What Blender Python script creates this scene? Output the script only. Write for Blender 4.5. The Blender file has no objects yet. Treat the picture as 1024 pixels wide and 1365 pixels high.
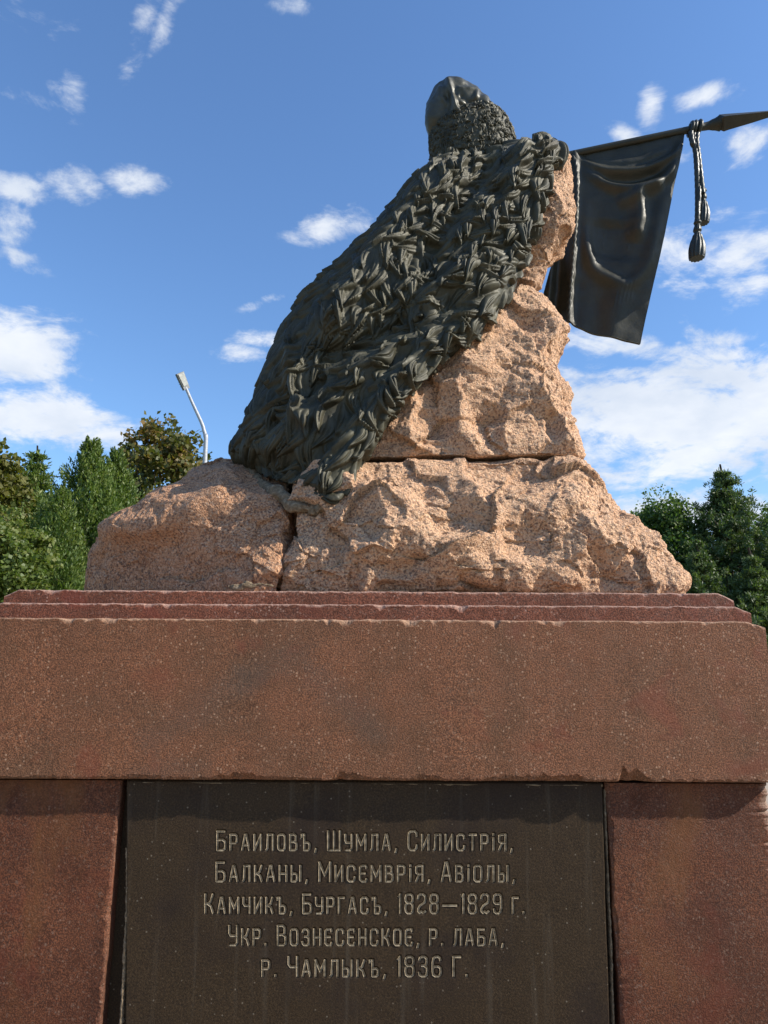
import bpy, math, random
import numpy as np
from mathutils import Vector, Matrix, Euler
random.seed(7)
rng = np.random.default_rng(11)
S = bpy.context.scene
COL = S.collection
# ------------------------------------------------------------------ camera
F = 986.0
CAM = Vector((0.0, -3.0, 1.6))
ROT = Euler((math.radians(90 + 12.0), 0, 0)).to_matrix() @ Euler((0, 0, math.radians(0.30))).to_matrix()
cd = bpy.data.cameras.new('camera'); co = bpy.data.objects.new('camera', cd); COL.objects.link(co)
co.matrix_world = Matrix.Translation(CAM) @ ROT.to_4x4()
cd.sensor_fit = 'VERTICAL'; cd.sensor_height = 36.0; cd.lens = F / 1365 * 36.0
cd.clip_start = 0.05; cd.clip_end = 5000
S.camera = co
S.render.resolution_x = 768; S.render.resolution_y = 1024
# ------------------------------------------------------------------ light
SUN = Vector((0.79, -0.185, 0.58)).normalized()
sl = bpy.data.lights.new('sun', 'SUN'); sl.energy = 4.85; sl.angle = math.radians(0.53); sl.color = (1.0, 0.93, 0.83)
so = bpy.data.objects.new('sun', sl); COL.objects.link(so)
so.rotation_euler = SUN.to_track_quat('Z', 'Y').to_euler()
S.view_settings.view_transform = 'Standard'; S.view_settings.look = 'None'
S.view_settings.gamma = 1.0; S.view_settings.use_curve_mapping = False
S.view_settings.exposure = 0.50

def pdir(px, py):
    return ROT @ Vector(((px - 512) / F, -(py - 682.5) / F, -1))
def P(px, py, Y):
    d = pdir(px, py); t = (Y - CAM.y) / d.y
    return CAM + d * t
RINV = np.array(ROT.inverted())
def proj(v):
    q = (v - np.array(CAM)) @ RINV.T
    return 512 + F * q[:, 0] / -q[:, 2], 682.5 - F * q[:, 1] / -q[:, 2]

# ---- node helpers
class NT:
    def __init__(s, nt): s.nt = nt
    def n(s, t, **k):
        nd = s.nt.nodes.new(t)
        for a, b in k.items(): setattr(nd, a, b)
        return nd
    def put(s, sock, v):
        if isinstance(v, bpy.types.NodeSocket): s.nt.links.new(v, sock)
        else: sock.default_value = v
    def math(s, op, a, b=0.0, c=0.0, clamp=False):
        nd = s.n('ShaderNodeMath', operation=op); nd.use_clamp = clamp
        s.put(nd.inputs[0], a); s.put(nd.inputs[1], b); s.put(nd.inputs[2], c); return nd.outputs[0]
    def noise(s, vec, scale, detail=4, rough=0.55, dist=0.0):
        nd = s.n('ShaderNodeTexNoise'); s.put(nd.inputs['Vector'], vec)
        nd.inputs['Scale'].default_value = scale; nd.inputs['Detail'].default_value = detail
        nd.inputs['Roughness'].default_value = rough; nd.inputs['Distortion'].default_value = dist
        return nd.outputs['Fac']
    def voro(s, vec, scale, out='Distance', feat='F1'):
        nd = s.n('ShaderNodeTexVoronoi', feature=feat); s.put(nd.inputs['Vector'], vec)
        nd.inputs['Scale'].default_value = scale; return nd.outputs[out]
    def ramp(s, f, stops):
        nd = s.n('ShaderNodeValToRGB'); s.put(nd.inputs[0], f)
        e = nd.color_ramp.elements
        while len(e) < len(stops): e.new(0.5)
        for el, (p, c) in zip(e, stops):
            el.position = p; el.color = (c[0], c[1], c[2], 1) if hasattr(c, '__len__') else (c, c, c, 1)
        return nd.outputs[0]
    def mix(s, f, a, b, mode='MIX'):
        nd = s.n('ShaderNodeMix', data_type='RGBA', blend_type=mode)
        s.put(nd.inputs[0], f)
        s.put(nd.inputs[6], (*a, 1) if isinstance(a, tuple) else a); s.put(nd.inputs[7], (*b, 1) if isinstance(b, tuple) else b)
        return nd.outputs[2]
    def maprange(s, v, a, b, c=0.0, d=1.0, smooth=True):
        nd = s.n('ShaderNodeMapRange'); nd.interpolation_type = 'SMOOTHSTEP' if smooth else 'LINEAR'
        s.put(nd.inputs[0], v)
        for i, q in enumerate((a, b, c, d)): nd.inputs[1 + i].default_value = q
        return nd.outputs[0]
    def vmath(s, op, a, b=(0, 0, 0)):
        nd = s.n('ShaderNodeVectorMath', operation=op); s.put(nd.inputs[0], a)
        if op == 'SCALE': s.put(nd.inputs[3], b)
        else: s.put(nd.inputs[1], b)
        return nd.outputs[1] if op in ('DOT_PRODUCT', 'LENGTH') else nd.outputs[0]

# ------------------------------------------------------------------ sky with clouds
W = bpy.data.worlds.new('World'); S.world = W; W.use_nodes = True
wt = W.node_tree; wt.nodes.clear(); w = NT(wt)
sky = w.n('ShaderNodeTexSky', sky_type='NISHITA'); sky.sun_disc = False
sky.sun_elevation = math.asin(SUN.z); sky.sun_rotation = math.atan2(SUN.x, SUN.y)
sky.air_density = 1.25; sky.dust_density = 0.5; sky.ozone_density = 1.8; sky.altitude = 100
tc = w.n('ShaderNodeTexCoord').outputs['Generated']
sep = w.n('ShaderNodeSeparateXYZ'); w.put(sep.inputs[0], tc)
dz = w.math('MAXIMUM', sep.outputs[2], 0.0)
den = w.math('ADD', dz, 0.32)
cx = w.math('DIVIDE', sep.outputs[0], den); cy = w.math('DIVIDE', sep.outputs[1], den)
cmb = w.n('ShaderNodeCombineXYZ'); w.put(cmb.inputs[0], cx); w.put(cmb.inputs[1], cy); w.put(cmb.inputs[2], w.math('MULTIPLY', sep.outputs[2], 1.5))
cv = cmb.outputs[0]
# cloud banks: (px, py, half width px, half height px, tilt degrees, weight)
CL = [(20,462,90,48,5,1.0), (75,560,105,42,-8,1.1), (175,238,50,22,0,.68), (100,250,50,26,10,.66), (25,252,60,18,-8,.66), (15,300,45,40,30,.5),
      (440,303,62,24,10,.9), (355,452,60,12,-4,.65), (190,28,20,60,-30,.45), (100,122,36,24,0,.6), (40,135,60,15,0,.42),
      (900,560,210,85,-4,1.12), (1000,510,130,60,-18,1.0), (800,640,120,26,0,.9), (930,680,150,30,0,1.0), (850,462,110,24,-12,.75),
      (1000,330,75,52,-25,.85), (895,345,75,36,10,.6), (935,127,40,13,0,.62), (868,138,22,22,20,.62), (832,180,24,12,-30,.64), (1005,190,55,30,20,.8),
      (1010,385,60,30,0,.62), (345,405,50,10,20,.45), (215,40,16,45,-35,.45), (170,95,18,50,-35,.45), (100,125,24,30,0,.7), (25,345,60,18,-10,.5), (885,215,40,12,0,.4), (960,455,80,18,-10,.6), (905,380,45,16,-15,.55), (330,470,60,12,0,.5), (385,5,35,12,0,.5), (120,470,60,22,0,.4), (30,10,60,40,0,.35),
      (-250,520,260,70,6,.9), (-300,250,200,50,0,.6), (1350,560,260,90,0,1.0), (1400,300,200,70,-10,.8), (1300,60,120,40,10,.6)]
mask = None
for (px, py, hw, hh, tilt, wt_) in CL:
    if wt_ < .8: wt_ += .14; hh *= 1.15
    d = pdir(px, py).normalized()
    a = math.radians(tilt)
    u = (pdir(px + 10*math.cos(a), py - 10*math.sin(a)).normalized() - d).normalized()
    v = (pdir(px + 10*math.sin(a), py + 10*math.cos(a)).normalized() - d).normalized()
    k = F * 1.03 / math.cos(math.atan(math.hypot(px-512, py-682)/F)) ** -1 if False else F
    uu = w.vmath('DOT_PRODUCT', w.vmath('SUBTRACT', tc, tuple(d)), tuple(u * (k / hw)))
    vv = w.vmath('DOT_PRODUCT', w.vmath('SUBTRACT', tc, tuple(d)), tuple(v * (k / hh)))
    r2 = w.math('ADD', w.math('MULTIPLY', uu, uu), w.math('MULTIPLY', vv, vv))
    front = w.math('GREATER_THAN', w.vmath('DOT_PRODUCT', tc, tuple(d)), 0.0)
    g = w.math('MULTIPLY', w.math('EXPONENT', w.math('MULTIPLY', r2, -0.9)), w.math('MULTIPLY', front, wt_))
    mask = g if mask is None else w.math('MAXIMUM', mask, g)
big = w.noise(cv, 1.1, 3, .5)
away = w.math('GREATER_THAN', w.math('MULTIPLY', sep.outputs[1], -1.0), 0.05)
mask = w.math('MAXIMUM', mask, w.math('MULTIPLY', away, w.maprange(big, .45, .7, 0, .9)))
n1 = w.noise(cv, 7.0, 10, .66, .5)
n2 = w.noise(cv, 26.0, 6, .6, .3)
nn = w.math('ADD', w.math('MULTIPLY', n1, .70), w.math('MULTIPLY', n2, .30))
f = w.math('ADD', w.math('MULTIPLY', w.math('SUBTRACT', nn, .5), 2.3), w.math('SUBTRACT', mask, .52))
dens = w.maprange(f, -.10, .46)
horiz = w.maprange(dz, .0, .30, .35, 0.0)
dens2 = w.math('MAXIMUM', dens, w.math('MULTIPLY', horiz, w.maprange(sep.outputs[0], -.2, .5)))
shade = w.noise(cv, 4.5, 5, .55)
ccol = w.ramp(shade, [(.3, (4.0, 4.5, 5.3)), (.62, (5.7, 5.9, 6.2))])
skyc = w.mix(1.0, sky.outputs[0], (.74, .96, 1.24), 'MULTIPLY')
outc = w.mix(w.math('MULTIPLY', dens2, .93), skyc, ccol)
bg = w.n('ShaderNodeBackground'); w.put(bg.inputs[0], outc); bg.inputs[1].default_value = 0.12
w.put(w.n('ShaderNodeOutputWorld').inputs[0], bg.outputs[0])

# ------------------------------------------------------------------ materials
MATS = {}
def material(name, fn):
    m = bpy.data.materials.new(name); m.use_nodes = True; t = m.node_tree; t.nodes.clear(); k = NT(t)
    o = k.n('ShaderNodeOutputMaterial'); b = k.n('ShaderNodeBsdfPrincipled'); t.links.new(b.outputs[0], o.inputs[0])
    vec = k.n('ShaderNodeTexCoord').outputs['Object']
    fn(k, b, vec, o); MATS[name] = m; return m
def bump(k, b, h, strength, dist, prev=None):
    nd = k.n('ShaderNodeBump'); nd.inputs['Strength'].default_value = strength; nd.inputs['Distance'].default_value = dist
    k.put(nd.inputs['Height'], h)
    if prev: k.put(nd.inputs['Normal'], prev)
    k.put(b.inputs['Normal'], nd.outputs[0]); return nd.outputs[0]

def rough_granite(light, mid, tint):
    def fn(k, b, v, o):
        g1 = k.noise(v, 95, 4, .7); g2 = k.voro(v, 150); g3 = k.noise(v, 3.2, 5, .6)
        c = k.ramp(g1, [(.32, tuple(x*.22 for x in mid)), (.44, mid), (.56, light), (.72, tuple(min(.8, x*1.25) for x in light))])
        c = k.mix(k.maprange(g3, .38, .68, 0, .55), c, tint, 'MIX')
        cell = k.n('ShaderNodeTexVoronoi', feature='F1'); k.put(cell.inputs['Vector'], v); cell.inputs['Scale'].default_value = 115
        sp = k.n('ShaderNodeSeparateColor'); k.put(sp.inputs[0], cell.outputs['Color'])
        c = k.mix(k.maprange(sp.outputs[0], .80, .86, 0, .6), c, (.085, .06, .05))
        c = k.mix(k.maprange(sp.outputs[1], .84, .9, 0, .4), c, (.72, .52, .36))
        stain = k.noise(v, 1.7, 6, .65)
        c = k.mix(k.maprange(stain, .56, .72, 0, .45), c, tuple(x*.55 for x in mid))
        k.put(b.inputs['Base Color'], c); b.inputs['Roughness'].default_value = .85
        h = k.math('ADD', k.math('MULTIPLY', g1, 1.0), k.math('MULTIPLY', k.noise(v, 38, 4, .7), 1.3))
        h = k.math('ADD', h, k.math('MULTIPLY', g2, .5))
        bump(k, b, h, .9, .012)
    return fn
material('rock_tan', rough_granite((.73, .455, .265), (.46, .25, .14), (.64, .37, .205)))
material('rock_pink', rough_granite((.60, .33, .175), (.36, .17, .085), (.52, .27, .14)))

def dressed_granite(base, dark, pale, rust=0.0, speck=.3, stains=None):
    def fn(k, b, v, o):
        g = k.noise(v, 175, 4, .7); lo = k.noise(v, 2.6, 5, .6); md = k.noise(v, 14, 5, .65)
        c = k.ramp(g, [(.38, tuple(x*.5 for x in base)), (.5, base), (.62, tuple(x*2.1 for x in base))])
        c = k.mix(k.maprange(lo, .40, .66, 0, .75), c, k.mix(k.maprange(g, .4, .6), tuple(x*.6 for x in dark), tuple(x*1.3 for x in dark)))
        c = k.mix(k.maprange(md, .52, .75, 0, .35), c, tuple(x*.6 for x in dark))
        cell = k.n('ShaderNodeTexVoronoi', feature='F1'); k.put(cell.inputs['Vector'], v); cell.inputs['Scale'].default_value = 85
        sp = k.n('ShaderNodeSeparateColor'); k.put(sp.inputs[0], cell.outputs['Color'])
        area = k.maprange(k.noise(v, 5, 4, .6), .36, .62)
        fl = k.noise(v, 82, 3, .6, .8)
        c = k.mix(k.math('MULTIPLY', k.maprange(fl, .56, .68, 0, .42), k.maprange(k.noise(v, 3.6, 4, .6), .35, .65, .45, 1.0)), c, tuple(x * .75 for x in pale))
        m1 = k.math('MULTIPLY', k.maprange(sp.outputs[0], .78, .9, 0, speck * 2), area)
        m1 = k.math('MULTIPLY', m1, k.maprange(cell.outputs['Distance'], .45, .2))
        c = k.mix(m1, c, pale)
        red = k.noise(v, 3.9, 4, .6, .5)
        c = k.mix(k.maprange(red, .55, .70, 0, .5), c, tuple((base[0] * 1.25, base[1] * .8, base[2] * .85)))
        if rust:
            sx = k.n('ShaderNodeMapping'); k.put(sx.inputs[0], v); sx.inputs['Scale'].default_value = (2.2, 1, .8)
            c = k.mix(k.math('MULTIPLY', k.maprange(k.noise(sx.outputs[0], 1.9, 5, .6, .3), .5, .72), rust), c, (.19, .075, .022))
        if stains:
            for (p0, p1, wd, st) in stains:
                a = Vector(p0); d = Vector(p1) - a; L = d.length; d.normalize()
                rel = k.vmath('SUBTRACT', v, tuple(a))
                al = k.vmath('DOT_PRODUCT', rel, tuple(d)); al = k.math('MINIMUM', k.math('MAXIMUM', al, 0.0), L)
                pt = k.vmath('SCALE', tuple(d), al)
                dist = k.vmath('LENGTH', k.vmath('SUBTRACT', rel, pt))
                dist = k.math('ADD', dist, k.math('MULTIPLY', k.math('SUBTRACT', md, .5), .12))
                c = k.mix(k.maprange(dist, wd * 1.4, wd * .1, 0, st), c, (.075, .068, .055))
        wear_highlight = k.n('ShaderNodeAttribute', attribute_name='tint').outputs['Fac']
        c = k.mix(k.math('MULTIPLY', wear_highlight, k.maprange(g, .35, .6, .35, .85)), c, tuple(x * .9 for x in pale))  # pale arris colour: worn stone, and the sunlit edge line painted in
        k.put(b.inputs['Base Color'], c)
        k.put(b.inputs['Roughness'], k.maprange(md, .3, .7, .6, .8)); b.inputs['Specular IOR Level'].default_value = .3
        h = k.math('ADD', g, k.math('MULTIPLY', k.noise(v, 45, 4, .6), .7))
        bump(k, b, h, .9, .005)
    return fn
STN = [(P(200,985,0), P(330,905,0), .075, .20), (P(330,905,0), P(400,870,0), .07, .2), (P(420,900,0), P(500,975,0), .07, .22), (P(265,1020,0), P(180,1030,0), .05, .2)]
material('cornice_granite', dressed_granite((.165, .066, .030), (.128, .061, .029), (.47, .29, .18), 0, .42, STN))
material('step_granite', dressed_granite((.150, .050, .026), (.112, .040, .021), (.50, .32, .24), 0, .3))
material('red_granite', dressed_granite((.112, .038, .016), (.080, .025, .011), (.36, .24, .17), .6, .18))
def panel_fn(k, b, v, o):
    g = k.noise(v, 150, 5, .7); lo = k.noise(v, 2.2, 5, .6)
    c = k.ramp(g, [(.35, (.020, .013, .007)), (.55, (.048, .029, .013)), (.7, (.082, .054, .028))])
    c = k.mix(k.maprange(lo, .42, .66, 0, .6), c, (.022, .014, .011))
    st = k.n('ShaderNodeMapping'); k.put(st.inputs[0], v); st.inputs['Scale'].default_value = (14, 1, .7)
    c = k.mix(k.maprange(k.noise(st.outputs[0], 1.5, 4, .6), .55, .75, 0, .35), c, (.10, .08, .055))
    cell = k.n('ShaderNodeTexVoronoi', feature='F1'); k.put(cell.inputs['Vector'], v); cell.inputs['Scale'].default_value = 70
    sp = k.n('ShaderNodeSeparateColor'); k.put(sp.inputs[0], cell.outputs['Color'])
    m1 = k.math('MULTIPLY', k.maprange(sp.outputs[0], .92, .95, 0, .4), k.maprange(cell.outputs['Distance'], .3, .12))
    c = k.mix(m1, c, (.34, .28, .2))
    k.put(b.inputs['Base Color'], c); k.put(b.inputs['Roughness'], k.maprange(lo, .3, .7, .6, .75)); b.inputs['Specular IOR Level'].default_value = .22
    bump(k, b, k.math('ADD', g, k.math('MULTIPLY', k.noise(v, 30, 3), .5)), .4, .003)
material('dark_stone', panel_fn)
def letter_fn(k, b, v, o):
    g = k.noise(v, 60, 4, .7)
    k.put(b.inputs['Base Color'], k.ramp(g, [(.30, (.08, .06, .033)), (.5, (.26, .20, .12)), (.68, (.38, .30, .19))])); b.inputs['Roughness'].default_value = .8
material('letter_stone', letter_fn)
def mortar_fn(k, b, v, o):
    g = k.noise(v, 50, 5, .7)
    k.put(b.inputs['Base Color'], k.ramp(g, [(.3, (.08, .055, .03)), (.52, (.20, .145, .085)), (.7, (.36, .28, .18))])); b.inputs['Roughness'].default_value = .9
    bump(k, b, g, .8, .01)
material('mortar', mortar_fn)
def bronze(lo, hi, rough, scale=9):
    def fn(k, b, v, o):
        g = k.noise(v, scale, 6, .65); f = k.noise(v, 60, 4, .6)
        c = k.ramp(g, [(.3, lo), (.7, hi)])
        gm = k.n('ShaderNodeNewGeometry')
        c = k.mix(k.maprange(f, .55, .75, 0, .3), c, tuple(x * 1.5 for x in hi))
        brown = k.noise(v, 3.1, 4, .6)
        c = k.mix(k.maprange(brown, .60, .74, 0, .35), c, (.055, .037, .022))
        k.put(b.inputs['Base Color'], c); b.inputs['Metallic'].default_value = .25
        k.put(b.inputs['Roughness'], k.maprange(f, .3, .7, rough - .07, rough + .1))
        bump(k, b, f, .25, .004)
    return fn
material('bronze_fur', bronze((.026, .025, .014), (.076, .070, .040), .6))
material('bronze_cloth', bronze((.018, .018, .010), (.040, .039, .024), .5, 5))
material('bronze_dark', bronze((.018, .021, .016), (.034, .038, .028), .42, 5))
material('bronze_hat', bronze((.028, .028, .018), (.075, .072, .048), .45, 8))
def flat(col, rough=.6, metal=0.0, sc=20, var=.25):
    def fn(k, b, v, o):
        g = k.noise(v, sc, 4)
        k.put(b.inputs['Base Color'], k.ramp(g, [(.3, tuple(x*(1-var) for x in col)), (.7, tuple(x*(1+var) for x in col))]))
        b.inputs['Roughness'].default_value = rough; b.inputs['Metallic'].default_value = metal
    return fn
material('galvanised', flat((.36, .37, .38), .5, .2))
material('lamp_grey', flat((.16, .165, .16), .5, .2))
material('lamp_glass', flat((.30, .30, .26), .4))
material('wire_black', flat((.02, .02, .02), .6))
material('bark', flat((.09, .065, .045), .9, 0, 9, .4))
material('bark_pine', flat((.07, .05, .035), .9, 0, 9, .4))
def leaf(c0, c1, c2, trans=.35):
    def fn(k, b, v, o):
        at = k.n('ShaderNodeAttribute', attribute_name='tint')
        c = k.ramp(at.outputs['Fac'], [(.0, c0), (.55, c1), (1.0, c2)])
        k.put(b.inputs['Base Color'], c); b.inputs['Roughness'].default_value = .55
        t = k.n('ShaderNodeBsdfTranslucent'); k.put(t.inputs[0], k.mix(1.0, c, (1.3, 1.5, .6), 'MULTIPLY'))
        m = k.n('ShaderNodeMixShader'); m.inputs[0].default_value = trans
        nt = k.nt; nt.links.new(b.outputs[0], m.inputs[1]); nt.links.new(t.outputs[0], m.inputs[2]); nt.links.new(m.outputs[0], o.inputs[0])
    return fn
material('leaf_green', leaf((.04, .08, .018), (.075, .13, .026), (.14, .18, .035)))
material('leaf_autumn', leaf((.045, .07, .018), (.13, .12, .028), (.26, .14, .035)))
material('leaf_brown', leaf((.08, .095, .02), (.15, .14, .03), (.09, .13, .025)))
material('leaf_thuja', leaf((.055, .095, .018), (.105, .155, .028), (.19, .22, .04), .32))
material('needle', leaf((.045, .075, .024), (.08, .12, .035), (.15, .18, .05), .3))
material('leaf_yellowgreen', leaf((.06, .10, .02), (.12, .16, .03), (.19, .19, .04)))
def paving_fn(k, b, v, o):
    g = k.noise(v, 30, 5, .7)
    k.put(b.inputs['Base Color'], k.ramp(g, [(.3, (.28, .22, .155)), (.7, (.40, .33, .24))])); b.inputs['Roughness'].default_value = .85
material('paving', paving_fn)
def grass_fn(k, b, v, o):
    g = k.noise(v, 4, 8, .7)
    k.put(b.inputs['Base Color'], k.ramp(g, [(.3, (.035, .06, .018)), (.7, (.09, .11, .035))])); b.inputs['Roughness'].default_value = .95
material('grass', grass_fn)

# ------------------------------------------------------------------ object helpers
def mesh_obj(name, V, Fc, mat, parent=None, smooth=True, attr=None):
    me = bpy.data.meshes.new(name)
    V = np.asarray(V, dtype=np.float32)
    if isinstance(Fc, np.ndarray):
        k = Fc.shape[1]; n = len(Fc)
        me.vertices.add(len(V)); me.vertices.foreach_set('co', V.ravel())
        me.loops.add(n * k); me.loops.foreach_set('vertex_index', Fc.astype(np.int32).ravel())
        me.polygons.add(n); me.polygons.foreach_set('loop_start', np.arange(0, n * k, k, dtype=np.int32))
        me.update(calc_edges=True)
    else:
        me.from_pydata([tuple(map(float, q)) for q in V], [], Fc)
    me.validate()
    if smooth: me.polygons.foreach_set('use_smooth', [True] * len(me.polygons))
    if attr is not None:
        a = me.attributes.new('tint', 'FLOAT', 'POINT'); a.data.foreach_set('value', np.asarray(attr, dtype=np.float32))
    me.materials.append(MATS[mat])
    o = bpy.data.objects.new(name, me); COL.objects.link(o)
    if parent: o.parent = parent
    return o
def tag(o, label=None, cat=None, group=None, kind=None):
    if label: o['label'] = label
    if cat: o['category'] = cat
    if group: o['group'] = group
    if kind: o['kind'] = kind
    return o
def thing(name, label, cat, group=None):
    # parts are modelled in world coordinates, so the empty sits at the world origin plane of the thing
    o = bpy.data.objects.new(name, None); COL.objects.link(o); o.empty_display_size = .1
    return tag(o, label, cat, group)

# ---- numpy noise
def _hash(i, j, k, s=0):
    n = (i.astype(np.int64) * 374761393 + j.astype(np.int64) * 668265263 + k.astype(np.int64) * 2147483647 + s * 974634777) & 0xffffffff
    n = ((n ^ (n >> 13)) * 1274126177) & 0xffffffff
    n = ((n ^ (n >> 16)) * 2246822519) & 0xffffffff
    return ((n ^ (n >> 15)) & 0xffffff) / float(0xffffff)
def vnoise(p, s=0):
    i = np.floor(p).astype(np.int64); f = p - i; f = f * f * f * (f * (f * 6 - 15) + 10); r = 0
    for a in (0, 1):
        for b in (0, 1):
            for c in (0, 1):
                wgt = (f[:, 0] if a else 1 - f[:, 0]) * (f[:, 1] if b else 1 - f[:, 1]) * (f[:, 2] if c else 1 - f[:, 2])
                r = r + wgt * _hash(i[:, 0] + a, i[:, 1] + b, i[:, 2] + c, s)
    return r * 2 - 1
def fbm(p, oct=4, s=0, g=.5):
    r = 0; a = 1
    for o in range(oct): r = r + a * vnoise(p * 2 ** o + o * 17.3, s + o); a *= g
    return r
def worley(p, s=0):
    i = np.floor(p).astype(np.int64); f1 = np.full(len(p), 9.0); f2 = np.full(len(p), 9.0)
    for a in (-1, 0, 1):
        for b in (-1, 0, 1):
            for c in (-1, 0, 1):
                q = i + np.array([a, b, c])
                px = q[:, 0] + _hash(q[:, 0], q[:, 1], q[:, 2], s + 1); py = q[:, 1] + _hash(q[:, 0], q[:, 1], q[:, 2], s + 2); pz = q[:, 2] + _hash(q[:, 0], q[:, 1], q[:, 2], s + 3)
                d = np.sqrt((p[:, 0] - px) ** 2 + (p[:, 1] - py) ** 2 + (p[:, 2] - pz) ** 2)
                f2 = np.minimum(f2, np.maximum(f1, d)); f1 = np.minimum(f1, d)
    return f1, f2
def facets(p, s=0):
    """flat tilted planes, one per random cell: broken-stone faces"""
    i = np.floor(p).astype(np.int64); f1 = np.full(len(p), 9.0); best = np.zeros(len(p))
    for a in (-1, 0, 1):
        for b in (-1, 0, 1):
            for c in (-1, 0, 1):
                q = i + np.array([a, b, c]); h = [_hash(q[:, 0], q[:, 1], q[:, 2], s + k) for k in range(1, 8)]
                rx, ry, rz = p[:, 0] - q[:, 0] - h[0], p[:, 1] - q[:, 1] - h[1], p[:, 2] - q[:, 2] - h[2]
                d = rx * rx + ry * ry + rz * rz
                val = (h[3] - .5) * .5 + rx * (h[4] - .5) * 2 + ry * (h[5] - .5) + rz * (h[6] - .5) * 2
                m = d < f1; best = np.where(m, val, best); f1 = np.where(m, d, f1)
    return best
def cr(keys, n):
    """Catmull-Rom through rows of values (keys: k x m), n samples, chord spaced."""
    K = np.asarray(keys, float); m = len(K); t = np.linspace(0, m - 1, n); i = np.minimum(t.astype(int), m - 2); f = (t - i)[:, None]
    p0 = K[np.maximum(i - 1, 0)]; p1 = K[i]; p2 = K[i + 1]; p3 = K[np.minimum(i + 2, m - 1)]
    return .5 * ((2 * p1) + (-p0 + p2) * f + (2*p0 - 5*p1 + 4*p2 - p3) * f * f + (-p0 + 3*p1 - 3*p2 + p3) * f ** 3)
def respace(K, n, cols=slice(0, 6)):
    C = cr(K, 600); d = np.r_[0, np.cumsum(np.linalg.norm(np.diff(C[:, cols], axis=0), axis=1))]
    t = np.linspace(0, d[-1], n); return np.stack([np.interp(t, d, C[:, j]) for j in range(C.shape[1])], 1)
def spow(x, e): return np.sign(x) * np.abs(x) ** e
def grid_faces(nv, nu, wrap=True):
    a = np.arange(nv - 1)[:, None]; b = np.arange(nu if wrap else nu - 1)[None, :]; b2 = (b + 1) % nu
    return np.stack([a * nu + b, a * nu + b2, (a + 1) * nu + b2, (a + 1) * nu + b], -1).reshape(-1, 4)
def normals(V, nv, nu, wrap=True):
    G = V.reshape(nv, nu, 3)
    du = (np.roll(G, -1, 1) - np.roll(G, 1, 1)) if wrap else np.gradient(G, axis=1)
    dv = np.gradient(G, axis=0); n = np.cross(dv, du); n /= np.linalg.norm(n, axis=2, keepdims=True) + 1e-9
    return n.reshape(-1, 3)
def loft(rows, nv, nu, e=.75, top_cap=True, bot_cap=True, capn=14, round_top=.0):
    """rows: (L px,py,Y, R px,py,Y, front bulge, back depth). returns V, nv, nu; first row is the top."""
    K = []
    for (l, r, bf, bb) in rows: K.append([*P(*l), *P(*r), bf, bb])
    R = respace(K, nv)
    L3 = R[:, 0:3]; R3 = R[:, 3:6]; bf = R[:, 6]; bb = R[:, 7]
    def section(L_, R_, f_, b_, k=1.0, up=0.0):
        th = np.linspace(0, 2 * math.pi, nu, endpoint=False)[None, :]
        c = spow(np.cos(th), e); s = spow(np.sin(th), e)
        ctr = (L_ + R_) / 2; hx = (R_ - L_) / 2
        p = ctr[:, None, :] + hx[:, None, :] * c[..., None] * k
        off = np.where(s > 0, -f_[:, None] * s, -b_[:, None] * s) * k
        p[..., 1] += off; p[..., 2] += up
        return p
    B = [section(L3, R3, bf, bb)]
    if top_cap:
        ks = np.linspace(0.02, .97, capn)
        caps = [section(L3[:1], R3[:1], bf[:1], bb[:1], k, round_top * math.sqrt(1 - k * k)) for k in ks]
        B = caps + B
    if bot_cap:
        ks = np.linspace(.97, .02, capn)
        B = B + [section(L3[-1:], R3[-1:], bf[-1:], bb[-1:], k, -.0 * (1 - k)) for k in ks]
    V = np.concatenate(B, 0); return V.reshape(-1, 3), V.shape[0], nu
def ridge(V, N, polys, front_only=True, taper=False):
    px, py = proj(V); out = np.zeros(len(V))
    for pts, wd, h in polys:
        if len(pts) > 2: pts = [tuple(q) for q in cr(pts, 6 * len(pts))]
        d = np.full(len(V), 1e9); u = np.zeros(len(V)); ns_ = len(pts) - 1
        for k_, ((x0, y0), (x1, y1)) in enumerate(zip(pts[:-1], pts[1:])):
            L2 = (x1-x0)**2 + (y1-y0)**2 + 1e-9; t = np.clip(((px-x0)*(x1-x0) + (py-y0)*(y1-y0)) / L2, 0, 1)
            dd = np.hypot(px - x0 - t*(x1-x0), py - y0 - t*(y1-y0)); u = np.where(dd < d, (k_ + t) / ns_, u); d = np.minimum(d, dd)
        tp = np.clip(np.minimum(u, 1 - u) * 4 + (0 if taper else 1), 0, 1); out += h * np.exp(-(d / wd) ** 2) * tp * tp * (3 - 2 * tp)
    if front_only: out = out * np.clip(-N[:, 1] * 3 + .3, 0, 1)
    return out
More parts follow.
